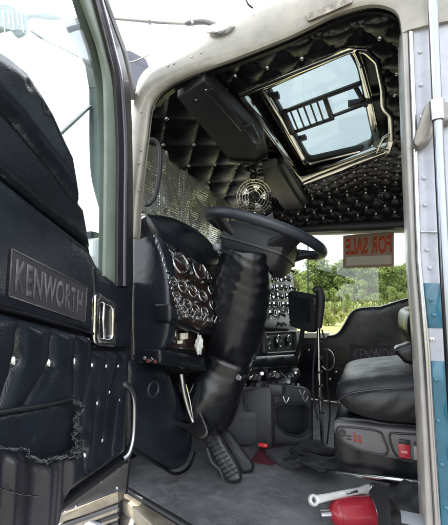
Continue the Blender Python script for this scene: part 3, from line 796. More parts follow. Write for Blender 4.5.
# ---- dashboard
DA, DB = Vector((-.63,.10,0)), Vector((-.47,1.6,0))
FDa = Fr((-.607,.10,H), DB-DA, (-.40,0,1))
FDl = Fr((-.66,.10,H), DB-DA, (-.02,0,1))
dash = pad('dashboard', mat('dash_core', (.020,.018,.020), .5, var=.3), truck, FDa.up(-.02), [(156,232),(172,236),(200,246),(222,262),(262,262),(290,262),(290,330),(192,324),(178,300),(166,262)], h=.01, r=.02, back=.20, step=.05)
FE = Fr((-.70,.075,H), (1,0,0), (0,0,1))
pad('dash_end_pad', NAVY, dash, FE, catmull([(131,218),(137,213),(146,213),(151,222),(157,238),(163,255),(167,275),(169,300),(168,330),(161,350),(150,356),(131,356)], 3), h=.014, r=.022, back=.04, step=.012)
bro = catmull([(148,213),(160,212.5),(176,216),(194,225),(208,236),(219,250),(224,262),(214,265),(200,260),(184,249),(170,241),(160,234),(152,224)], 3)
pad('dash_brow', NAVYD, dash, FDa.up(.012), bro, h=.022, r=.035, back=.06, step=.014)
boxo('dash_top', NAVYD, dash, (-.90,.10,H+.14), (-.70,1.70,H+.245), .03)
pad('dash_lower', DGREY, dash, FDl.up(-.02), [(170,318),(290,330),(290,385),(240,385),(168,362)], h=.005, r=.01, back=.2, step=.08)
wood = [(154,232),(160,243),(172,250),(190,258),(216,268),(214,318),(205,328),(184,318),(176,300),(168,270)]
pad('gauge_panel', WOOD, dash, FDa.up(.006), wood, h=.004, r=.004, back=.02, step=.04)
n = FDa.n
def gauge(x, y, r, face=DIAL, needle=True, fr=FDa, h=.012, par=dash):
    c = fr.px(x, y, h); bm = bmesh.new(); ringbm(bm, c, fr.n, r, r*.16, 28, fr.u); g = obj('gauge', bm, DCHR, par)
    return g, c
def gface(c, r, fr=FDa, par=dash):
    bm = bmesh.new(); cyl(bm, c-fr.n*.006, fr.n, r, .004, 24); obj('gauge_face', bm, DIAL, par)
    bm = bmesh.new(); a = random.uniform(0,6.28); d = fr.u*math.cos(a)+fr.v*math.sin(a)
    box(bm, c+d*r*.35, (d, fr.n.cross(d), fr.n), (r*.8, .0016, .001)); obj('needle', bm, IVORY, par)
    bm = bmesh.new()
    for k in range(12):
        a = k*PI/6; d = fr.u*math.cos(a)+fr.v*math.sin(a); box(bm, c+d*r*.8-fr.n*.0015, (d, fr.n.cross(d), fr.n), (r*.14, .0016, .0008))
    obj('gauge_marks', bm, IVORY, par)
def toggle(P, fr, par=dash, s=1.0, up_=None):
    bm = bmesh.new(); cyl(bm, P, fr.n, .0095*s, .004, 12)
    d = (fr.n+fr.v*(up_ if up_ is not None else .8)).normalized(); cyl(bm, P, d, .003*s, .026*s, 8, .0052*s); obj('toggle_switch', bm, DCHR, par)
def dialset(fr, lst, par=dash, h=.012):
    for u, v, r in lst:
        c = fr.p3((u, v), h); bm = bmesh.new(); ringbm(bm, c, fr.n, r, r*.15, 36, fr.u); obj('gauge', bm, DCHR, par); gface(c, r, fr)
dialset(FDa, [(*FDa.up(.012).p2(x, y), r) for x, y, r in ((181,263,.046),(200,270,.044),(171,247,.022),(189,250,.022),(168,262,.018),(211,262,.022),
    (183,286,.026),(193,291,.026),(203,296,.026),(212,290,.024),(174,281,.018),(188,304,.021),(196,309,.021),(205,312,.021),(213,305,.020),(178,296,.016))])
for k in range(9): toggle(FDa.px(186+k*3.6, 316+k*.7, .010), FDa, s=.9, up_=.9 if k % 3 else -.5)
for k in range(6): toggle(FDa.px(176+k*2.0, 299+k*3.2, .010), FDa, s=.8, up_=.9 if k % 2 else -.5)
for x, y, w_, h_ in ((191,266,.02,.07),(191,281,.05,.010),(206,282,.05,.010),(199,302,.05,.008),(209,276,.02,.03)):
    bm = bmesh.new(); box(bm, FDa.px(x,y,.012), (FDa.u,FDa.v,FDa.n), (w_,h_,.008), .003); obj('warning_plate', bm, CHROME, dash)
for k in range(17):
    t = k/16; x = 150.5+t*29+2.5*math.sin(t*3); y = 224+t*94
    bm = bmesh.new(); box(bm, FDa.px(x,y,.016), (FDa.u,(FDa.v+FDa.u*.25),FDa.n), (.013,.011 if k % 3 else .019,.006), .0025); obj('trim_tab', bm, CHROME, dash)
# lower driver panels
pad('knee_bolster', NAVYD, dash, FDl.up(.05), rnd([(170,303),(184,312),(200,322),(216,326),(216,336),(200,334),(170,322)],3), h=.012, r=.014, back=.05, step=.02)
pad('lower_panel', WOOD, dash, FDl.up(.01), rnd([(168,322),(206,334),(206,352),(166,348)],2), h=.004, r=.005, back=.03, step=.04)
for x, y, w, h_ in ((174,332,3,8),(184,336,9,6),(192,330,5,4),(180,342,5,3)):
    bm = bmesh.new(); c = FDl.px(x,y,.022); box(bm, c, (FDl.u,FDl.v,FDl.n), (w*.0042,h_*.0038,.012), .002); obj('label_plate', bm, IVORY, dash)
def crumple(name, m, par, c, s, seed, squash=(1,1,1)):
    random.seed(seed); bm = bmesh.new(); bmesh.ops.create_icosphere(bm, subdivisions=4, radius=1)
    for v in bm.verts:
        k = 1+.22*math.sin(v.co.x*5+seed)*math.sin(v.co.y*4+v.co.z*3)+.10*math.sin(v.co.z*9+seed*2+v.co.x*4)+.05*math.sin(v.co.x*17+v.co.y*13+seed)
        v.co = Vector(c)+Vector((v.co.x*s*squash[0], v.co.y*s*squash[1], v.co.z*s*squash[2]))*k
    return obj(name, bm, m, par, sharp=0)
crumple('key_tag', mat('pale_tag', (.55,.56,.52), .5, var=.3), dash, FDl.px(199,345,.05), .017, 3, (.8,.5,2.0))
pad('lower_beam', NAVYD, dash, FDl.up(.02), rnd([(160,349),(207,356),(207,372),(160,364)],3), h=.01, r=.012, back=.06, step=.02)
for k in range(7):
    bm = bmesh.new(); c = FDl.px(146+k*3.4,359+random.uniform(-3,6),.01); cyl(bm, c, (0,-1,.2), .006, .012, 8); obj('wiring_plug', bm, mat('plug_red',(.10,.03,.03),.5) if k%2 else STEEL, dash)
tube('wire', mat('grey_wire', (.18,.18,.2), .5), dash, [at(127,378,1.35), at(137,379,1.36), at(145,374,1.37), at(149,364,1.38), at(150,352,1.4)], .003, 8)
tube('wire', RUBB, dash, [at(140,362,1.36), at(155,368,1.37), at(168,362,1.38)], .003, 8)
# centre stack right of the column
FM = Fr(Vector((-.52,1.0,H)), Vector((.10,1,0)), (-.15,0,1))
pad('centre_stack', mat('stack_panel', (.007,.007,.008), .5, var=.3), dash, FM, rnd([(255,255),(290,255),(297,300),(298,372),(240,380),(240,300)],3), h=.01, r=.02, back=.1, step=.05)
for r_ in range(7):
    for c_ in range(6):
        P = FM.px(266+c_*4.6+r_*.7, 270+r_*8.6, .012)
        if (r_+c_) % 3: toggle(P, FM, s=1.7, up_=.9 if (r_*c_) % 2 else -.6)
        else: bm = bmesh.new(); ringbm(bm, P+FM.n*.006, FM.n, .016, .004, 18); obj('indicator_ring', bm, DCHR, dash)
    bm = bmesh.new(); box(bm, FM.px(277+r_*.7, 274+r_*8.6, .013), (FM.u,FM.v,FM.n), (.20,.006,.006), .002); obj('switch_plate', bm, PLAST, dash)
frame_ring('instrument_bezel', DGREY, dash, FM.up(.012), rnd([(262,332),(296,330),(297,353),(263,355)],3), 2.5, .012, .01)
for x, y, r in ((268,343,.028),(279,341,.030),(289,340,.026)):
    g, c = gauge(x, y, r, fr=FM, h=.02); gface(c, r, FM)
pad('stack_shelf', NAVYD, dash, FM.up(.04), rnd([(238,357),(298,354),(300,366),(238,371)],3), h=.01, r=.012, back=.1, step=.03)
for k in range(16):
    bm = bmesh.new(); c = FM.px(240+k*3.7, 374+random.uniform(-3,4), .05); cyl(bm, c, (random.uniform(-.3,.3),-1,random.uniform(-.5,.5)), random.uniform(.008,.016), .02, 10); obj('control_knob', bm, [CHROME,PLAST,DGREY][k%3], dash)

# ---- passenger side: pillar, window frame, door
YP = 1.73
FPs = Fr((0,YP,H), (1,0,0), (0,0,1))
pdoor = pad('passenger_door', BLACK, truck, FPs, catmull([(284,338),(300,336.5),(326,336),(337,333),(344,323),(350,313),(359,308),(380,306.5),(440,307),(440,480),(284,470)], 3), h=.02, r=.03, back=.05, step=.03)
wfr = rnd([(284,236),(300,233),(413,230),(450,230),(450,345),(284,345)], 5)
frame_ring('window_frame', mat('light_frame', (.42,.40,.34), .5, var=.2), pdoor, FPs.up(-.05), rnd([(282,233),(302,230),(420,227),(452,227),(452,350),(282,350)],5), 5, .03, .04, .006)
pad('window_glass', DUSTY, pdoor, FPs.up(-.06), [(284,236),(450,230),(450,345),(284,345)], h=0, r=0, back=.004, step=.5)
tube('vent_bar', PLAST, pdoor, [FPs.px(308,236,-.05), FPs.px(308,340,-.05)], .0045, 8, smooth=1)
strip('window_track', RUBB, pdoor, [FPs.px(412,226,-.02), FPs.px(413,310,-.02)], [FPs.px(424,226,-.02), FPs.px(424,310,-.02)], (0,-1,0), .01, .03)
strip('header_rail', PLAST, truck, [FPs.px(278,226,.03), FPs.px(440,217,.03)], [FPs.px(278,234,.03), FPs.px(440,226,.03)], (0,-1,0), .02, .06, .008)
pp = [(349,345.5),(412,344.5),(412,363),(349,363.5)]
FPp = FPs.up(.021)
pad('nameplate', mat('patch_cloth'), pdoor, FPp, rnd(pp,1), h=.001, r=.001, back=.004, step=.05)
for a, b in ((pp[0],pp[1]),(pp[2],pp[3]),(pp[3],pp[0])): tube('patch_border', EMB, pdoor, [FPp.px(*a,.002), FPp.px(*b,.002)], .0025, 6, smooth=1)
text('lettering', 'KENWORTH', EMB, pdoor, FPp, [(353,348.5),(409,347.5),(409,360),(353,360.5)], h=.002, bold=.03)
tube('inner_handle', STEEL, pdoor, [FPs.px(*p,.05) for p in ((325,349),(331,351),(334,358),(333,367),(327,370),(322,366))], .008, 10)
for p in ((306,337),(330,379),(309,350),(313,372),(336,372)): btn(pdoor, FPs.px(*p,.02), (0,-1,0), .010)
# light painted jamb in front of the passenger door
strip('passenger_jamb', IVORY, truck, D_ if False else [FPs.px(x,y,.08) for x,y in ((291,331),(297,345),(295,356),(290,368))], [FPs.px(x,y,.08) for x,y in ((300,331),(301,345),(299,358),(293,369))], (0,-1,0), .01, .03)
strip('window_ledge', IVORY, truck, [FPs.px(296,333,.03), FPs.px(330,333,.03)], [FPs.px(296,338,.03), FPs.px(326,338,.03)], (0,-1,0), .02, .04)

# ---- steering column, wheel, stalk
cp = [(247,250,1.37,24),(245,266,1.38,27),(242,285,1.40,29),(238,310,1.42,29.5),(234,335,1.44,28),(231,352,1.46,25.5),(224,370,1.46,25),(214,388,1.45,26),(204,405,1.44,26),(196,420,1.44,22)]
CP = [at(x, y, d) for x, y, d, w in cp]; CR = [w*d/F for x, y, d, w in cp]
PP = catmull(CP, 10, False); RR = [CR[min(i//10,len(CR)-1)]+(CR[min(i//10+1,len(CR)-1)]-CR[min(i//10,len(CR)-1)])*(i%10)/10 for i in range(len(PP))]
bm = bmesh.new(); rings = []; seg = 56; N_ = len(PP)
nrm = Vector((0,-1,0))
for i, p in enumerate(PP):
    t = (PP[min(i+1,N_-1)]-PP[max(i-1,0)]).normalized(); nrm = (nrm-t*nrm.dot(t)).normalized(); bn = t.cross(nrm); L = []
    for k in range(seg):
        a = 2*PI*k/seg; s = i/N_
        wr = .014*math.sin(i*1.15+2.6*math.sin(a*2+i*.07)+1.3*math.sin(a*3))*(1 if s < .36 else .25) + .035*math.sin(a*4+i*.10)*(s > .5) + .012*math.sin(a*3+i*.37)+.010*math.sin(a*7-i*.21)
        if abs(i-52) < 2: wr -= .05
        L.append(bm.verts.new(p+(nrm*math.cos(a)+bn*math.sin(a))*RR[i]*(1+wr)))
    rings.append(L)
for i in range(N_-1):
    for k in range(seg): bm.faces.new((rings[i][k], rings[i][(k+1)%seg], rings[i+1][(k+1)%seg], rings[i+1][k]))
bm.faces.new(rings[0]); bm.faces.new(rings[-1])
colm = obj('steering_column', bm, LEATH, truck, sharp=0)
# skirt of the boot spreading on to the toe board
pad('column_boot', LEATH, colm, Fr(at(205,405,1.5), (1,.15,0), (0,.2,1)), catmull([(205,375),(236,380),(236,400),(228,424),(216,436),(200,428),(184,410),(172,392),(176,378)],3), h=.05, r=.06, back=.05, step=.016,
    disp=lambda x, y: .012*np.sin(x*60+y*25)+.006*np.sin(x*25-y*70))
crumple('column_clip', STEEL, colm, at(239,264,1.30), .010, 5, (1.4,.5,1.6))

WC = onY(264.5,235,.45); WR = .245
def wheel_err(n):
    n = n.normalized(); u = n.orthogonal().normalized(); v = n.cross(u); xs = []
    for k in range(72):
        a = 2*PI*k/72; p = WC+(u*math.cos(a)+v*math.sin(a))*WR-CAM; d = p.dot(FW); xs.append((224+F*p.dot(RT)/d, 262.5-F*p.dot(UP)/d))
    l = min(xs); r_ = max(xs); t = min(xs, key=lambda q: q[1]); b = max(xs, key=lambda q: q[1])
    m = min((abs(q[0]-260), q[1]) for q in xs)[1]
    return abs(l[0]-205)+abs(l[1]-217)*2+abs(r_[0]-325)+abs(r_[1]-254)*2+abs(m-217)*1.5, (l, r_, t, b, m)
best = None
for i in range(-30, 61, 2):
    for j in range(-30, 61, 2):
        nn = Vector((math.sin(math.radians(i)), math.sin(math.radians(j)), 1))
        e = wheel_err(nn)
        if (CAM-WC).dot(nn) > 0: continue
        if best is None or e[0] < best[0]: best = (e[0], nn.normalized(), e[1])
print('WHEEL', best)
WN = best[1]
wu = WN.cross(Vector((0,1,0))).normalized(); wv = WN.cross(wu).normalized()
rimm = mat('wheel_rim', (.022,.026,.034), .42, rvar=.12, vscale=20, bump=.15, bscale=300)
wheel = tube('steering_wheel', rimm, truck, [WC+wu*math.cos(2*PI*k/48)*WR+wv*math.sin(2*PI*k/48)*WR for k in range(48)], .0205, 20, True, 1)
hc = WC-WN*.075
# hub: a squared pod under the rim, narrowing to the column
def wp(a, r_, h): return WC+(wu*math.cos(a)+wv*math.sin(a))*r_+WN*h
prof = [(.07,-.15),(.115,-.145),(.132,-.125),(.146,-.07),(.150,-.022),(.135,.000),(.0001,.008)]
def ringpod(prof, sq_):
    bm = bmesh.new(); rows = []
    for r_, h_ in prof:
        L = []
        for k in range(48):
            a = 2*PI*k/48; sq = 1/max(abs(math.cos(a)), abs(math.sin(a)))**.7
            L.append(bm.verts.new(wp(a, r_*min(sq, sq_), h_)))
        rows.append(L)
    for i in range(len(rows)-1):
        for k in range(48): bm.faces.new((rows[i][k], rows[i][(k+1)%48], rows[i+1][(k+1)%48], rows[i+1][k]))
    bm.faces.new(rows[0]); bm.faces.new(rows[-1]); return bm
hub = obj('hub', ringpod(prof, 1.22), DGREY, wheel, sharp=30)
obj('hub_collar', ringpod([(.145,-.082),(.150,-.080),(.150,-.070),(.146,-.068)], 1.22), DGREY, wheel, sharp=30)
for a in (PI/4, 3*PI/4, -PI/4, -3*PI/4):
    ca, sa_ = math.cos(a), math.sin(a); d = wu*ca+wv*sa_; e = wv*ca-wu*sa_
    rows = []
    for r_, h_, w_, t_ in ((.07,-.065,.060,.040),(.12,-.060,.058,.030),(.17,-.040,.050,.018),(.215,-.014,.040,.012),(.246,-.002,.034,.010)):
        c = WC+d*r_+WN*h_; L = []
        for k in range(16):
            b_ = 2*PI*k/16; x = math.copysign(abs(math.cos(b_))**.5, math.cos(b_)); y = math.copysign(abs(math.sin(b_))**.7, math.sin(b_))
            L.append(c+e*x*w_+WN*y*t_)
        rows.append(L)
    loft('spoke', PLAST, wheel, rows, 35)
stk = tube('turn_signal_stalk', PLAST, colm, [at(243,262,1.33), at(229,254,1.28), at(219,249,1.25)], .007, 10)
bm = bmesh.new(); bmesh.ops.create_uvsphere(bm, u_segments=20, v_segments=12, radius=.0155, matrix=Matrix.Translation(at(217,247,1.24))); obj('stalk_knob', bm, mat('grey_knob', (.13,.14,.15), .35, coat=.3), colm)

# ---- kick panel, pedals
FK = Fr(Vector((-.76,.08,H)), Vector((.06,.32,0)), (0,0,1))
kick = pad('kick_panel', NAVY, truck, FK, catmull([(126,366),(150,362),(168,364),(178,384),(188,410),(195,432),(195,450),(188,466),(176,472),(162,466),(135,450),(126,443)],3), h=.03, r=.05, back=.05, step=.016)
bm = bmesh.new(); c = FK.px(153,389,.028); ringbm(bm, c, FK.n, .026, .006, 24); cyl(bm, c-FK.n*.012, FK.n, .022, .006, 20); obj('vent_ring', bm, PLAST, kick)
tube('welt', BLACK, kick, [FK.px(x,y,.01) for x,y in ((127,445),(136,451),(162,467),(176,474),(189,467),(196,452))], .006, 8)
lv = tube('clutch_lever', STEEL, truck, [at(181,374,1.36), at(184,392,1.35), at(188,408,1.34), at(193,422,1.33)], [.012,.010,.008,.007], 12)
tube('lever_rod', CHROME, lv, [at(186,384,1.33), at(190,400,1.32), at(193,418,1.32)], .004, 8)
pad('lever_web', BLACK, lv, Fr(at(190,420,1.34), (1,0,0), (0,.3,1)), catmull([(187,388),(193,392),(202,415),(208,432),(203,440),(193,437),(184,430),(171,423),(178,421),(189,423),(192,415)],3), h=.006, r=.008, back=.02, step=.012)
tube('lever_strap', BLACK, lv, [at(198,376,1.4), at(190,392,1.38), at(186,400,1.37)], .006, 8)
def pedal(name, px, fr, m, ribs, h=.016):
    p = pad(name, m, truck, fr, px, h=h, r=.012, back=.02, step=.012)
    if m is RUBB or True:
        t2 = [fr.up(h).p2(*q) for q in ((212,442),(234,476))]
    for a, b in ribs: tube('rib', mat('worn_rib', (.14,.14,.14), .4, .6), p, [fr.px(*a,h+.001), fr.px(*b,h+.001)], .0022, 6, smooth=1)
    return p
PM = mat('pedal_alloy', (.045,.045,.047), .38, .5, var=.35, vscale=30, bump=.6, bscale=70, rvar=.1)
FP1 = Fr(onZ(225,460,-.63), (1,.2,0), (-.35,.5,1))
p1 = pedal('clutch_pedal', catmull([(203,432),(210,430),(219,433),(226,446),(236,462),(241,476),(238,482),(229,482),(221,472),(212,455),(206,444)],3), FP1, PM,
     [((210,440),(231,474)),((214,438),(235,472))])
for pp_, (xa, ya, xb, yb) in ((p1, (209,441,233,477)), (p2_ if False else p1, (209,441,233,477))):
    break
for k in range(9):
    t = k/8; x = 211+t*21; y = 442+t*33
    tube('tread_rib', RUBB, p1, [FP1.px(x-5,y+3.0,.0175), FP1.px(x+6,y-3.0,.0175)], .0028, 6, smooth=1)
btn(p1, FP1.px(208,435,.016), FP1.n, .012, 'pivot_cap', CHROME)
FP2 = Fr(onZ(243,455,-.64), (1,.2,0), (-.35,.5,1))
p2_ = pedal('brake_pedal', rnd([(216,430),(228,428),(254,464),(252,471),(241,474)],5), FP2, RUBB, [((224,434),(249,468))])
tube('pedal_link', DGREY, p1, [at(207,448,1.33), at(212,462,1.31), at(220,470,1.30), at(223,480,1.29)], .006, 8)
tube('pedal_arm', PLAST, p1, [at(206,438,1.34), at(200,428,1.38), at(196,412,1.42)], .010, 10)

# ---- engine cover (grey moulded) beside the pedals
E0, E1 = onZ(250,447,Zf), onZ(312,444,Zf)
FEn = Fr(E0, E1-E0, (0,0,1))
eo = rnd([(214,446),(216,410),(240,386),(262,381),(286,386),(306,388),(312,392),(313,446)],3)
sock = rnd([(244,392),(269,390),(271,411),(246,411)],2); pock = rnd([(274,408),(280,404),(305,404),(309,408),(309,432),(300,437),(286,434),(276,424)],4)
ENG = mat('engine_cover_grey', (.050,.050,.058), .5, bump=.3, bscale=350, var=.22, vscale=7)
eng = pad('engine_cover', ENG, truck, FEn, eo, h=.012, r=.02, back=.012, step=.03, holes=[sock, pock])
pad('pocket', PLAST, eng, FEn.up(-.05), rnd([(270,400),(313,400),(313,441),(270,441)],2), h=.001, r=.002, back=.02, step=.05)
pad('socket_well', PLAST, eng, FEn.up(-.02), rnd([(241,389),(273,387),(274,414),(243,414)],2), h=.001, r=.002, back=.02, step=.05)
tube('socket_rim', STEEL, eng, [FEn.px(x,y,.014) for x,y in ((262,391),(269,391),(270.5,400),(270,411),(262,411.5))], .004, 8)
for x, y in ((252,398),(258,402),(265,397),(249,406)): btn(eng, FEn.px(x,y,-.012), FEn.n, .012, 'socket_knob', DGREY)
tube('pocket_lip', DGREY, eng, [FEn.px(p.x,p.y,.012) for p in pock], .005, 8, True, 1)
for x, y in ((282,389),(302,393),(286,400),(305,399)):
    tube('cover_clip', STEEL, eng, [FEn.px(x-3,y-4,.015), FEn.px(x,y+3,.02), FEn.px(x+3,y-3,.015)], .005, 8)
bm = bmesh.new(); ringbm(bm, FEn.px(242,420,.013), FEn.n, .010, .002, 18); obj('cover_plug', bm, ENG, eng)
boxo('engine_cover_top', ENG, eng, (-.98,E0.y+.02,H-.46), (-.40,1.2,H-.40), .02)
bm = bmesh.new(); box(bm, ((-.70,1.0,H-.56)), XYZ, (.5,.55,.3), .03); obj('cover_body', bm, ENG, eng)
for k in range(12):
    bm = bmesh.new(); c = FEn.px(244+k*5, 383+random.uniform(-3,3), .01); cyl(bm, c, (0,-1,.3), random.uniform(.006,.013), .018, 10); obj('hose_fitting', bm, CHROME if k%2 else PLAST, eng)
glow_patch = boxo('red_glow_patch', GLOWP, truck, tuple(onZ(250,462,Zf)+Vector((0,0,.001))), tuple(onZ(285,446,Zf)+Vector((0,0,.006))), .001)  # red glow on the floor, painted as a thin dark red slab
bm = bmesh.new(); c = onZ(263,445,Zf+.04); box(bm, c, XYZ, (.045,.02,.016), .006); ref_ = obj('red_reflector', bm, mat('red_lens', (.75,.05,.04), .2, coat=.6), truck)
pad('cover_flange', ENG, eng, Fr(onZ(290,458,Zf+.03), (1,0,0), (0,1,.15)), rnd([(264,449),(290,444),(300,450),(300,462),(290,463),(276,458)],3), h=.006, r=.01, back=.02, step=.04)

# ---- gear shifter
sp = [onY(318,322,.74), onY(319,350,.745), onY(319.5,380,.75), onY(321,410,.76), onY(322.5,446,.78)]
shf = tube('gear_shifter', CHROME, truck, sp, .0085, 14)
kn = tube('shift_knob', RUBB, shf, [onY(313.5,291,.71), onY(318,289,.72), onY(320.5,297,.73), onY(320,312,.735), onY(318.8,328,.74)], [.010,.018,.021,.018,.013], 16)
for t in (342,358,372,386,399,412): 
    P = onY(319.3+(t-342)*.03, t, .75); bm = bmesh.new(); cyl(bm, P-Vector((0,0,.005)), (0,0,1), .0125, .010, 14); obj('ring', bm, RUBB, shf)
tube('air_line', RUBB, shf, [onY(322,330,.73), onY(327,350,.74), onY(327,380,.75), onY(330,410,.76), onY(327,444,.78)], .004, 8)
tube('air_line', DGREY, shf, [onY(316,340,.76), onY(313,372,.77), onY(314,400,.78), onY(318,420,.78)], .005, 8)
crumple('shifter_boot', NYL, shf, onY(313,451,.66), .060, 4, (1.5,1.0,.55))
crumple('shifter_boot', NYL, shf, onY(322,463,.52), .05, 8, (1.5,1.0,.40))
crumple('shifter_boot', NYL, shf, onY(301,461,.56), .04, 15, (1.5,1.0,.35))

# ---- driver's seat
FSt = Fr((0,.30,H), (1,0,0), (0,0,1))
cush = catmull([(334.5,400),(336,391),(345,385),(362,382),(385,380),(425,378),(470,378),(480,400),(470,432),(425,431),(385,428),(356,421),(341,411)], 4)
seat = pad('driver_seat', SEATM, truck, FSt, cush, h=.07, r=.075, back=.40, step=.013, disp=lambda x, y: .004*np.sin(x*40+y*14)+.003*np.sin(x*95+4*np.sin(y*30))-.006*np.exp(-((y+.385-.02*x)/.006)**2))
def offset(pts, d): return pts
pip = [onZ(x,y,z) for x,y,z in ((338,384,-.30),(345,377,-.287),(354,372,-.282),(377,367.5,-.280),(400,365,-.279),(425,363,-.279),(470,362,-.279))]
tube('piping', FRAY, seat, pip, .0028, 8)
tube('piping', NAVYD, seat, [FSt.px(x,y,.066) for x,y in ((337,402),(348,394),(372,390),(400,388),(470,386))], .0035, 8)
pad('seat_skirt', NAVYD, seat, FSt.up(-.02), rnd([(334,418),(345,416),(480,432),(480,500),(430,492),(345,476),(334,460)],5), h=.008, r=.02, back=.38, step=.03, disp=lambda x, y: .006*np.sin(x*50))
tube('seat_rail', STEEL, seat, [FSt.px(336,472,.02), FSt.px(480,490,.02)], .008, 8, smooth=1)
PANG = mat('seat_panel_grey', (.11,.105,.11), .5, bump=.3, bscale=350, var=.15)
FSp = FSt.up(.0)
o1 = catmull([(333.5,424),(345,423),(390,428),(440,433),(480,437),(480,466),(430,463),(395,460),(365,454),(345,446),(336,437)],3)
pan = pad('switch_panel', PANG, seat, FSp.up(.012), o1, h=.012, r=.012, back=.02, step=.02)
for q in (catmull([(337,428),(350,427),(378,431),(384,439),(388,450),(383,455),(366,452),(349,446),(340,439)],3), catmull([(390,434),(400,433.5),(440,437),(445,450),(440,463),(410,461),(398,457),(392,447)],3)):
    tube('panel_groove', PLAST, pan, [FSp.px(p.x,p.y,.025) for p in q], .0035, 8, True, 1)
bm = bmesh.new(); cyl(bm, FSp.px(342.5,432.5,.024), (0,-1,0), .010, .010, 16); obj('panel_knob', bm, DGREY, seat)
def chip(x, y, w, h_, m, t=.006, name='rocker_switch', z=.025):
    bm = bmesh.new(); box(bm, FSp.px(x,y,z), (FSp.u,FSp.v,FSp.n), (w*.0036,h_*.0036,t), .001); return obj(name, bm, m, seat)
chip(404.5,442,8,4,PLAST,.012); chip(404,450.5,8.5,11,RED,.014); chip(404,451,5,2,mat('faded_red',(.5,.2,.2),.5),.018,'switch_mark')
chip(419,445,7,4,PLAST,.012); chip(419,453,8,11,mat('grey_rocker',(.22,.22,.24),.4),.014)
RM = mat('dull_red_mark', (.22,.03,.03), .5, var=.3)
for (x,y,w,h_) in ((354.5,437,1.6,8),(358,436.5,5,1.4),(360.5,440,1.6,6),(357.5,440.5,5,1.4),(349,436,4,1.2),(349,439,4,1.2)): chip(x,y,w,h_,RM if x > 352 else PLAST,.002,'panel_mark',.0255)
arm = pad('seat_backrest', BLACK, seat, Fr((.05,.34,H), (1,0,0), (0,0,1)), catmull([(409,316),(416,310),(430,308),(520,300),(520,372),(425,372),(414,366),(412,345),(408,332)],3), h=.03, r=.04, back=.40, step=.02)
pad('armrest', BLACK, seat, Fr((.1,.36,H), (1,0,0), (0,0,1)), catmull([(395,350),(404,346),(416,343),(460,342),(460,366),(412,365),(402,360)],3), h=.014, r=.02, back=.06, step=.02)
tube('armrest_piping', FRAY, seat, [onY(x,y,.34) for x,y in ((395,351),(404,347),(418,344.5),(440,343.5))], .0016, 6)

# ---- exterior bits seen through the door glass
hood = slab('hood', WHITEP, truck, [(60,300),(128,300)], .1, .2) if False else None
bm = bmesh.new(); box(bm, (-2.1,.9,H+.02), XYZ, (1.9,1.15,.34), .08); hood = obj('hood', bm, WHITEP, truck)
for k in range(6):
    bm = bmesh.new(); box(bm, (-1.4,.32,H+.13-k*.03), XYZ, (.34,.012,.010), .002); obj('hood_louver', bm, STEEL, hood)
MB_ = mat('mirror_back', (.045,.062,.066), .35, .25, var=.25, vscale=5, rvar=.1)
dm = 1.5
FMi = Fr(at(95,150,dm), RT, (0,0,1))
mir = pad('side_mirror', MB_, truck, FMi, catmull([(88,88),(87,76),(95,70),(118,74),(122,110),(122,190),(112,232),(105,229),(98,208),(90,176),(88,140)],4), h=.012, r=.02, back=.05, step=.03)
pad('mirror_hood', mat('pale_lilac_paint', (.08,.082,.11), .35, coat=.3, var=.06), mir, FMi.up(.015), catmull([(64,24),(70,21),(88,22),(100,40),(112,66),(100,68),(84,63),(78,50),(70,36)],4), h=.012, r=.02, back=.06, step=.03)
pad('mirror_band', mat('band_grey', (.07,.075,.08), .4, .3, var=.3), mir, FMi.up(.005), rnd([(84,64),(112,67),(119,88),(88,88)],2), h=.012, r=.01, back=.06, step=.03)
tube('mirror_mount', STEEL, mir, [at(67,21,1.48), at(74,20,1.47), at(84,17,1.46)], .012, 10)
pad('marker_light', mat('amber_lens', (.75,.20,.08), .25, coat=.5), mir, FMi.up(.03), rnd([(78,25),(90,22),(93,31),(88,34)],2), h=.01, r=.01, back=.03, step=.03)
tube('mirror_arm', STEEL, mir, [at(104,17,1.5), at(150,21,1.42), at(186,23.5,1.36)], .0085, 12)
tube('mirror_arm', mat('dark_arm', (.12,.12,.12), .4, .5), mir, [at(186,23.5,1.36), at(205,22,1.33), at(221,28,1.3)], .010, 12)
for x in (150,187,193): tube('arm_collar', STEEL, mir, [at(x-1.6,21+(x-150)*.06,1.42-(x-150)*.0016), at(x+1.6,21.2+(x-150)*.06,1.42-(x-150)*.0016)], .013, 12, smooth=1)
pad('arm_bracket', STEEL, mir, Fr((0,-.012,H), (1,0,0), (0,0,1)), catmull([(205,26),(214,22),(228,19),(233,24),(226,31),(214,34),(206,31)],3), h=.012, r=.012, back=.012, step=.012)
tube('mirror_arm', STEEL, mir, [at(26,27,1.25), at(42,38,1.32), at(62,48,1.4), at(78,56,1.46)], .006, 10)
tube('mirror_arm', STEEL, mir, [at(58,136,1.45), at(72,123,1.47), at(90,106,1.5)], .009, 10)
CR_ = glassy('acrylic', (.16,.22,.22), .15, .05, dirt=.15)
df = pad('wind_deflector', CR_, truck, Fr(at(10,20,1.2), RT, (0,0,1)), catmull([(-40,6),(0,3),(18,8),(26,14),(44,12),(62,17),(48,18),(30,16),(26,24),(24,33),(16,36),(9,29),(4,30),(-40,34)],3), h=.004, r=.006, back=.006, step=.03)
for k in range(5): tube('deflector_clip', STEEL, df, [at(3+k*4.5,10,1.19), at(5+k*4.6,28+random.uniform(-3,5),1.19)], .003, 8)
tube('antenna', STEEL, truck, [at(128,63,1.5), at(138,60,1.5), at(148,55,1.5)], .003, 8)
pad('cowl_visor', mat('pale_lilac_paint'), truck, Fr(at(140,60,1.6), RT, (0,0,1)), [(120,48),(131,50),(146,58),(150,68),(138,90),(124,90)], h=.01, r=.01, back=.05, step=.04)
tube('roof_cable', PLAST, truck, [onY(244,-6,-.02), onY(248,4,-.02), onY(253,8,-.01)], .003, 8)

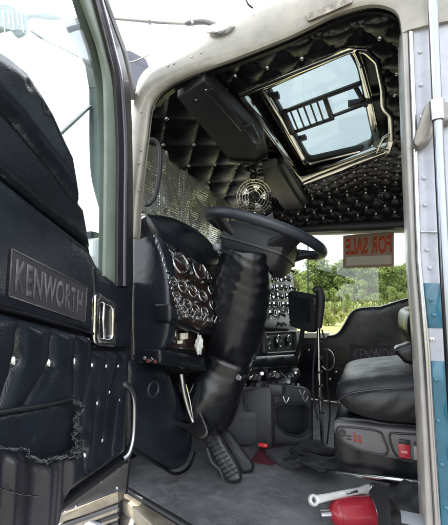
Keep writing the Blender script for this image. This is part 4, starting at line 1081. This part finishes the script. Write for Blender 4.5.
# ================================================================== LOOSE THINGS
FSu = Fr((-.885,.9,H+.45), (0,1,0), (.10,0,1))
translucent(FOIL, (.85,.84,.75), .05)
def folds(x, y):
    t = (x+y*.25)*4.2; k = np.floor(t); s = (x*.6-y)*3.6; return .030*(np.abs((t % 1)-.5)*2-.5)*(1+.4*np.sin(k*2.3)) + .022*(np.abs((s % 1)-.5)*2-.5)
sun = pad('windscreen_sunshade', FOIL, None, FSu, [(-.68,-.21),(.79,-.21),(.79,.25),(-.68,.25)], px=False, h=.004, r=.01, back=.004, step=.02, disp=folds)
tag(sun, 'folded silver quilted foil sunshade standing inside the windscreen', 'sunshade')

# chrome fan on the dash behind the wheel
fc = at(254,197,2.0); fan = empty('dash_fan', onZ(254,240,.2) if False else at(254,218,2.0)); tag(fan, 'round chrome fan with a dark hub behind the steering wheel', 'fan')
dirf = (CAM-fc).normalized(); fu = dirf.cross(Vector((0,0,1))).normalized(); fv = fu.cross(dirf)
bm = bmesh.new()
for r_ in (.098,.082,.066,.050,.034):
    ringbm(bm, fc+dirf*(.055*(1-(r_/.10)**2)), dirf, r_, .0022, 28)
for k in range(20):
    a = 2*PI*k/20; d = fu*math.cos(a)+fv*math.sin(a)
    tube('', None, None, [fc+d*.099, fc+d*.08+dirf*.022, fc+d*.045+dirf*.042, fc+d*.015+dirf*.054], .0016, 5, smooth=2, bm=bm)
obj('fan_guard', bm, CHROME, fan)
bm = bmesh.new()
for k in range(5):
    a = 2*PI*k/5; d = fu*math.cos(a)+fv*math.sin(a); e = dirf.cross(d)
    box(bm, fc+d*.045+dirf*.015, ((d+e*.2), (e+dirf*.5), dirf.cross(d)+d*.1), (.06,.045,.003))
obj('fan_blade', bm, mat('smoky_blade', (.06,.06,.055), .2, .8), fan)
bm = bmesh.new(); cyl(bm, fc+dirf*.0, dirf, .017, .062, 20); obj('fan_hub', bm, RUBB, fan)
bm = bmesh.new(); dome(bm, fc-dirf*.01, -dirf, .07, .07, 28, 6); obj('fan_housing', bm, CHROME, fan)
tube('fan_stem', CHROME, fan, [fc-Vector((0,0,.07))-dirf*.03, at(256,219,2.03), at(258,232,2.05)], .008, 8)

# monitor on the passenger side of the dash
FT = Fr(at(303,312,1.85), (1,-.25,0), (0,.06,1))
mon = empty('dash_monitor', at(303,334,1.85)); tag(mon, 'small black dash monitor with dark screen beside the gear lever knob', 'monitor')
pad('housing', PLAST, mon, FT, rnd([(287.5,293),(291,290),(314,294),(316,297),(315,330),(311,333),(289,326)],3), h=.010, r=.008, back=.035, step=.02)
pad('screen', mat('dark_screen', (.012,.014,.018), .08, coat=.6), mon, FT.up(.011), rnd([(294,297),(310,299),(310,323),(295,319)],1), h=.001, r=.001, back=.004, step=.03)
bm = bmesh.new(); cyl(bm, FT.px(303,325.5,.01), FT.n, .005, .006, 12); obj('knob', bm, DGREY, mon)
tube('mount', PLAST, mon, [FT.px(303,328,-.03), FT.px(300,345,-.06), FT.px(296,356,-.08)], .012, 10)

# for-sale sign taped inside the passenger window, read from behind
FSg = Fr((0,YP+.028,H), (1,0,0), (0,0,1))
sg = empty('for_sale_sign', FSg.px(368,268)); tag(sg, 'white sign with red letters taped in the passenger window, seen from the back', 'sign')
pad('sign_board', translucent(mat('sign_back', (.20,.17,.145), .6, var=.15), (.36,.28,.22), .55), sg, FSg.up(.0), [(343,235.5),(394,231.5),(394,266.5),(343,268)], h=.001, r=.001, back=.002, step=.1)
pad('sign_margin', translucent(mat('sign_write_area', (.75,.73,.68), .6, var=.08), (.9,.87,.8), .6), sg, FSg.up(.003), [(346,257),(391.5,255),(391.5,264),(346,265.5)], h=.0005, r=.0005, back=.001, step=.1)
SR = translucent(mat('sign_red', (.80,.13,.05), .5, var=.1), (.75,.14,.05), .5)
text('lettering', 'FOR SALE', SR, sg, FSg, [(346,238.5),(391.5,235),(391.5,252.5),(346,255)], mirror=True, h=.003, bold=.03)

# wrench, red bottle and bag on the sill beside the seat
zt = -.60
wa, wb = onZ(314,500,zt), onZ(372,488,zt)
wd = (wb-wa).normalized(); wn_ = (CAM-(wa+wb)/2).normalized(); ws = wd.cross(wn_).normalized(); wn_ = ws.cross(wd)
ALU = mat('cast_alloy', (.62,.62,.60), .38, .35, var=.2, vscale=25, bump=.3, bscale=90)
wr = empty('wrench', wa); tag(wr, 'pale grey alloy wrench with a ring end lying across the red bottle', 'wrench')
FWr = Fr(wa, wd, ws); FWr.n = wn_ if (CAM-wa).dot(FWr.n) > 0 and FWr.n.dot(wn_) > 0 else FWr.n
L_ = (wb-wa).length
out = []
for k in range(20): a = .8+k*(2*PI-1.6)/19; out.append((math.cos(a)*.0165, math.sin(a)*.0165))
out += [(.05,-.010),(L_*.8,-.010),(L_*.9,-.014),(L_+.012,-.014),(L_+.012,.014),(L_*.9,.016),(L_*.8,.010),(.05,.010)]
hol = [(math.cos(2*PI*k/14)*.0065, math.sin(2*PI*k/14)*.0065) for k in range(14)]
pad_uv('wrench_body', ALU, wr, FWr, out, hol, h=.006, r=.005, back=.008, step=.006)
bm = bmesh.new(); cyl(bm, wb+wn_*.004, wn_, .013, .012, 18); obj('pivot_bolt', bm, STEEL, wr)
bm = bmesh.new(); box(bm, wa+wd*L_*.62+wn_*.007, (wd,ws,wn_), (.045,.007,.002), .001); obj('grip_inlay', bm, STEEL, wr)

ex = empty('fire_extinguisher', onZ(355,520,-.66)); tag(ex, 'red fire extinguisher bottle lying on the floor under the pale grey wrench', 'fire extinguisher')
c0, c1 = onZ(330,514,-.645), onZ(420,508,-.645); cdv = (c1-c0).normalized()
bm = bmesh.new(); tube('', None, None, [c0, c0+cdv*.008, c0+cdv*.025, c0+cdv*.05, c1], [.012,.026,.037,.042,.042], 28, smooth=3, bm=bm); bt = obj('bottle', bm, RED, ex)
bm = bmesh.new(); cyl(bm, c0-cdv*.03, cdv, .012, .034, 16); obj('valve', bm, STEEL, ex)
lp = c0+cdv*.13; bm = bmesh.new(); ringbm(bm, lp, cdv, .0425, .0016, 32); obj('band', bm, STEEL, ex)
bag = empty('black_bag', onZ(405,522,-.66)); tag(bag, 'black webbing bag with a strap on the floor beside the red bottle', 'bag')
crumple('bag_body', mat('black_nylon', (.014,.014,.016), .7, bump=.6, bscale=300, var=.2), bag, onZ(412,512,-.60), .085, 12, (1.0,.8,.75))
tube('strap', mat('black_nylon'), bag, [onZ(374,488,-.56), onZ(380,497,-.55), onZ(384,512,-.55), onZ(384,540,-.57)], .022, 12, flat=.22)
tube('strap', mat('black_nylon'), bag, [onZ(392,484,-.57), onZ(410,490,-.54), onZ(436,492,-.55)], .020, 12, flat=.25)
bm = bmesh.new(); box(bm, onZ(413,519,-.505), ((1,0,0),(0,1,.5),(0,-.5,1)), (.05,.03,.003), .001); obj('tag', bm, mat('grey_tag', (.16,.165,.18), .6, var=.1), bag)

# ================================================================== GROUND, FIELD, TREES
def gmat():
    m = mat('gravel_lot', (.19,.175,.15), .9, var=.3, vscale=3, bump=.6, bscale=12, bdist=.03); return m
me = bpy.data.meshes.new('ground'); me.from_pydata([(-1500,-1500,0),(1500,-1500,0),(1500,1500,0),(-1500,1500,0)], [], [(0,1,2,3)]); 
gm = mat('dry_grass_ground', (.15,.17,.045), .95, var=.2, vscale=.25, col2=(.30,.28,.11), bump=1, bscale=3, bdist=.2)
tag(link('ground', me, gm, smooth=False), kind='structure')
me = bpy.data.meshes.new('gravel_lot'); me.from_pydata([(-14,-12,.004),(14,-12,.004),(14,8,.004),(-14,8,.004)], [], [(0,1,2,3)])
tag(link('gravel_lot', me, gmat(), smooth=False), kind='structure')
def leafmat(n, c):
    m = mat(n, c, .7, var=.35, vscale=1.2); return translucent(m, tuple(x*1.3 for x in c), .45)
def make_tree(name, h, w, seed, m, tk=.09, nleaf=4200, bush=False):
    rg = random.Random(seed); r = empty(name, (0,0,0)); bpy.context.view_layer.update()
    cl = []
    for k in range(26 if not bush else 10):
        a = rg.uniform(0,6.28); z = rg.uniform(.28,1) if not bush else rg.uniform(.15,.9); rr = w*(.5 if z < .85 else .25)*rg.uniform(.15,1)*math.sin(min(1,(1.12-z)*1.7)*PI/2)
        cl.append((Vector((math.cos(a)*rr, math.sin(a)*rr, z*h)), w*rg.uniform(.12,.24)))
    bm = bmesh.new()
    P0 = [Vector((0,0,-.1)), Vector((rg.uniform(-.1,.1)*w,0,h*.35)), Vector((0,rg.uniform(-.1,.1)*w,h*.8))]
    tube('', None, None, P0, [h*.022+.05,h*.014+.03,h*.004+.01], 7, smooth=3, bm=bm)
    for c, s in cl[::2]: 
        b0 = P0[0].lerp(P0[2], rg.uniform(.25,.7)); tube('', None, None, [b0, b0.lerp(c,.55)+Vector((0,0,-.03*h)), c], [h*.008+.01,h*.005+.008,.008], 5, smooth=2, bm=bm)
    obj('trunk', bm, mat('bark', (.10,.075,.05), .9, var=.3, bump=.5), r)
    V = []; Fc = []; 
    for k in range(nleaf):
        c, s = rg.choice(cl); d = Vector((rg.gauss(0,1), rg.gauss(0,1), rg.gauss(0,1))).normalized()*s*rg.uniform(.45,1.1); d.z *= .8
        p = c+d; q = (d.normalized()+Vector((rg.gauss(0,.7),rg.gauss(0,.7),rg.gauss(0,.7)))).normalized(); u = q.orthogonal().normalized(); v = q.cross(u); l = w*rg.uniform(.02,.045)
        i = len(V); V += [p-u*l, p-v*l*.7, p+u*l, p+v*l*.7]; Fc.append((i,i+1,i+2,i+3))
    me = bpy.data.meshes.new('crown'); me.from_pydata(V, [], Fc); link('crown', me, m, r, smooth=False)
    return r
LM = [leafmat('leaf_yellow_green', (.19,.21,.05)), leafmat('leaf_mid_green', (.14,.18,.05)), leafmat('leaf_olive', (.17,.18,.07))]
proto = [make_tree('broadleaf_tree', 8, 6.5, 3, LM[1]), make_tree('broadleaf_tree', 7, 6, 8, LM[2]), make_tree('conifer_tree', 3.2, 2.0, 5, LM[1], nleaf=1400), make_tree('shrub', 1.5, 1.8, 9, LM[0], nleaf=1200, bush=True)]
used = [False]*4
def place(k, x, y, s, label, cat, group):
    src = proto[k]
    if not used[k]: o = src; used[k] = True
    else:
        o = src.copy(); COL.objects.link(o)
        for c in src.children:
            d = c.copy(); COL.objects.link(d); d.parent = o; 
    o.location = (x, y, 0); o.scale = (s, s, s); o.rotation_euler = (0, 0, random.uniform(0, 6.28))
    tag(o, label, cat, group)
random.seed(21)
def gx(px, Y):       # world x seen at photo column px at distance Y
    d = ray(px, 300); return CAM.x + d.x/d.y*(Y-CAM.y)
for i in range(34):
    px = 264+i*5.2; Y = random.uniform(58,86); place(i%2, gx(px,Y), Y, random.uniform(.85,1.15), 'full leafy tree in the tree line at the far side of the field', 'tree', 'trees beyond the field')
for i in range(16):
    px = 272+i*10+random.uniform(-3,3); Y = random.uniform(36,46); place(2, gx(px,Y), Y, random.uniform(.7,1.1), 'small pointed young tree standing in the field behind the passenger window', 'tree', 'young trees in the field')
for i in range(40):
    px = 262+random.uniform(0,170); Y = random.uniform(20,58); place(3, gx(px,Y), Y, random.uniform(.4,1.0)*(.6+Y/70), 'low yellow-green shrub growing in the field behind the passenger window', 'shrub', 'shrubs in the field')

# ================================================================== LIGHT
w = bpy.data.worlds.new('World'); sc.world = w; w.use_nodes = True; nt = w.node_tree; N = nt.nodes; L = nt.links
bg = N['Background']; sky = N.new('ShaderNodeTexSky'); sky.sky_type = 'NISHITA'; sky.sun_disc = False
EL, AZ = math.radians(50), math.radians(-82)    # direction towards the sun (azimuth from +Y to +X)
sky.sun_elevation = EL; sky.sun_rotation = AZ; sky.dust_density = 3; sky.air_density = 1
mx = N.new('ShaderNodeMix'); mx.data_type = 'RGBA'
tc = N.new('ShaderNodeTexCoord'); nz = N.new('ShaderNodeTexNoise'); nz.inputs['Scale'].default_value = 2.2; nz.inputs['Detail'].default_value = 8
L.new(tc.outputs['Generated'], nz.inputs['Vector'])
mr = N.new('ShaderNodeMapRange'); mr.inputs['From Min'].default_value = .3; mr.inputs['From Max'].default_value = .6; mr.inputs['To Min'].default_value = .55; mr.inputs['To Max'].default_value = .95
L.new(nz.outputs['Fac'], mr.inputs['Value']); L.new(mr.outputs['Result'], mx.inputs['Factor'])
L.new(sky.outputs[0], mx.inputs['A']); mx.inputs['B'].default_value = (9.0,9.4,10.0,1)
L.new(mx.outputs['Result'], bg.inputs['Color']); bg.inputs['Strength'].default_value = .13
sd_ = bpy.data.lights.new('sun', 'SUN'); sd_.energy = 3.0; sd_.angle = math.radians(.6); sd_.color = (1,.94,.84)
so = bpy.data.objects.new('sun', sd_); COL.objects.link(so)
dv = Vector((math.sin(AZ)*math.cos(EL), math.cos(AZ)*math.cos(EL), math.sin(EL)))
so.rotation_euler = dv.to_track_quat('Z', 'Y').to_euler()
sc.view_settings.view_transform = 'Standard'; sc.view_settings.look = 'None'; sc.view_settings.gamma = 1; sc.view_settings.use_curve_mapping = False
sc.view_settings.exposure = 1.75
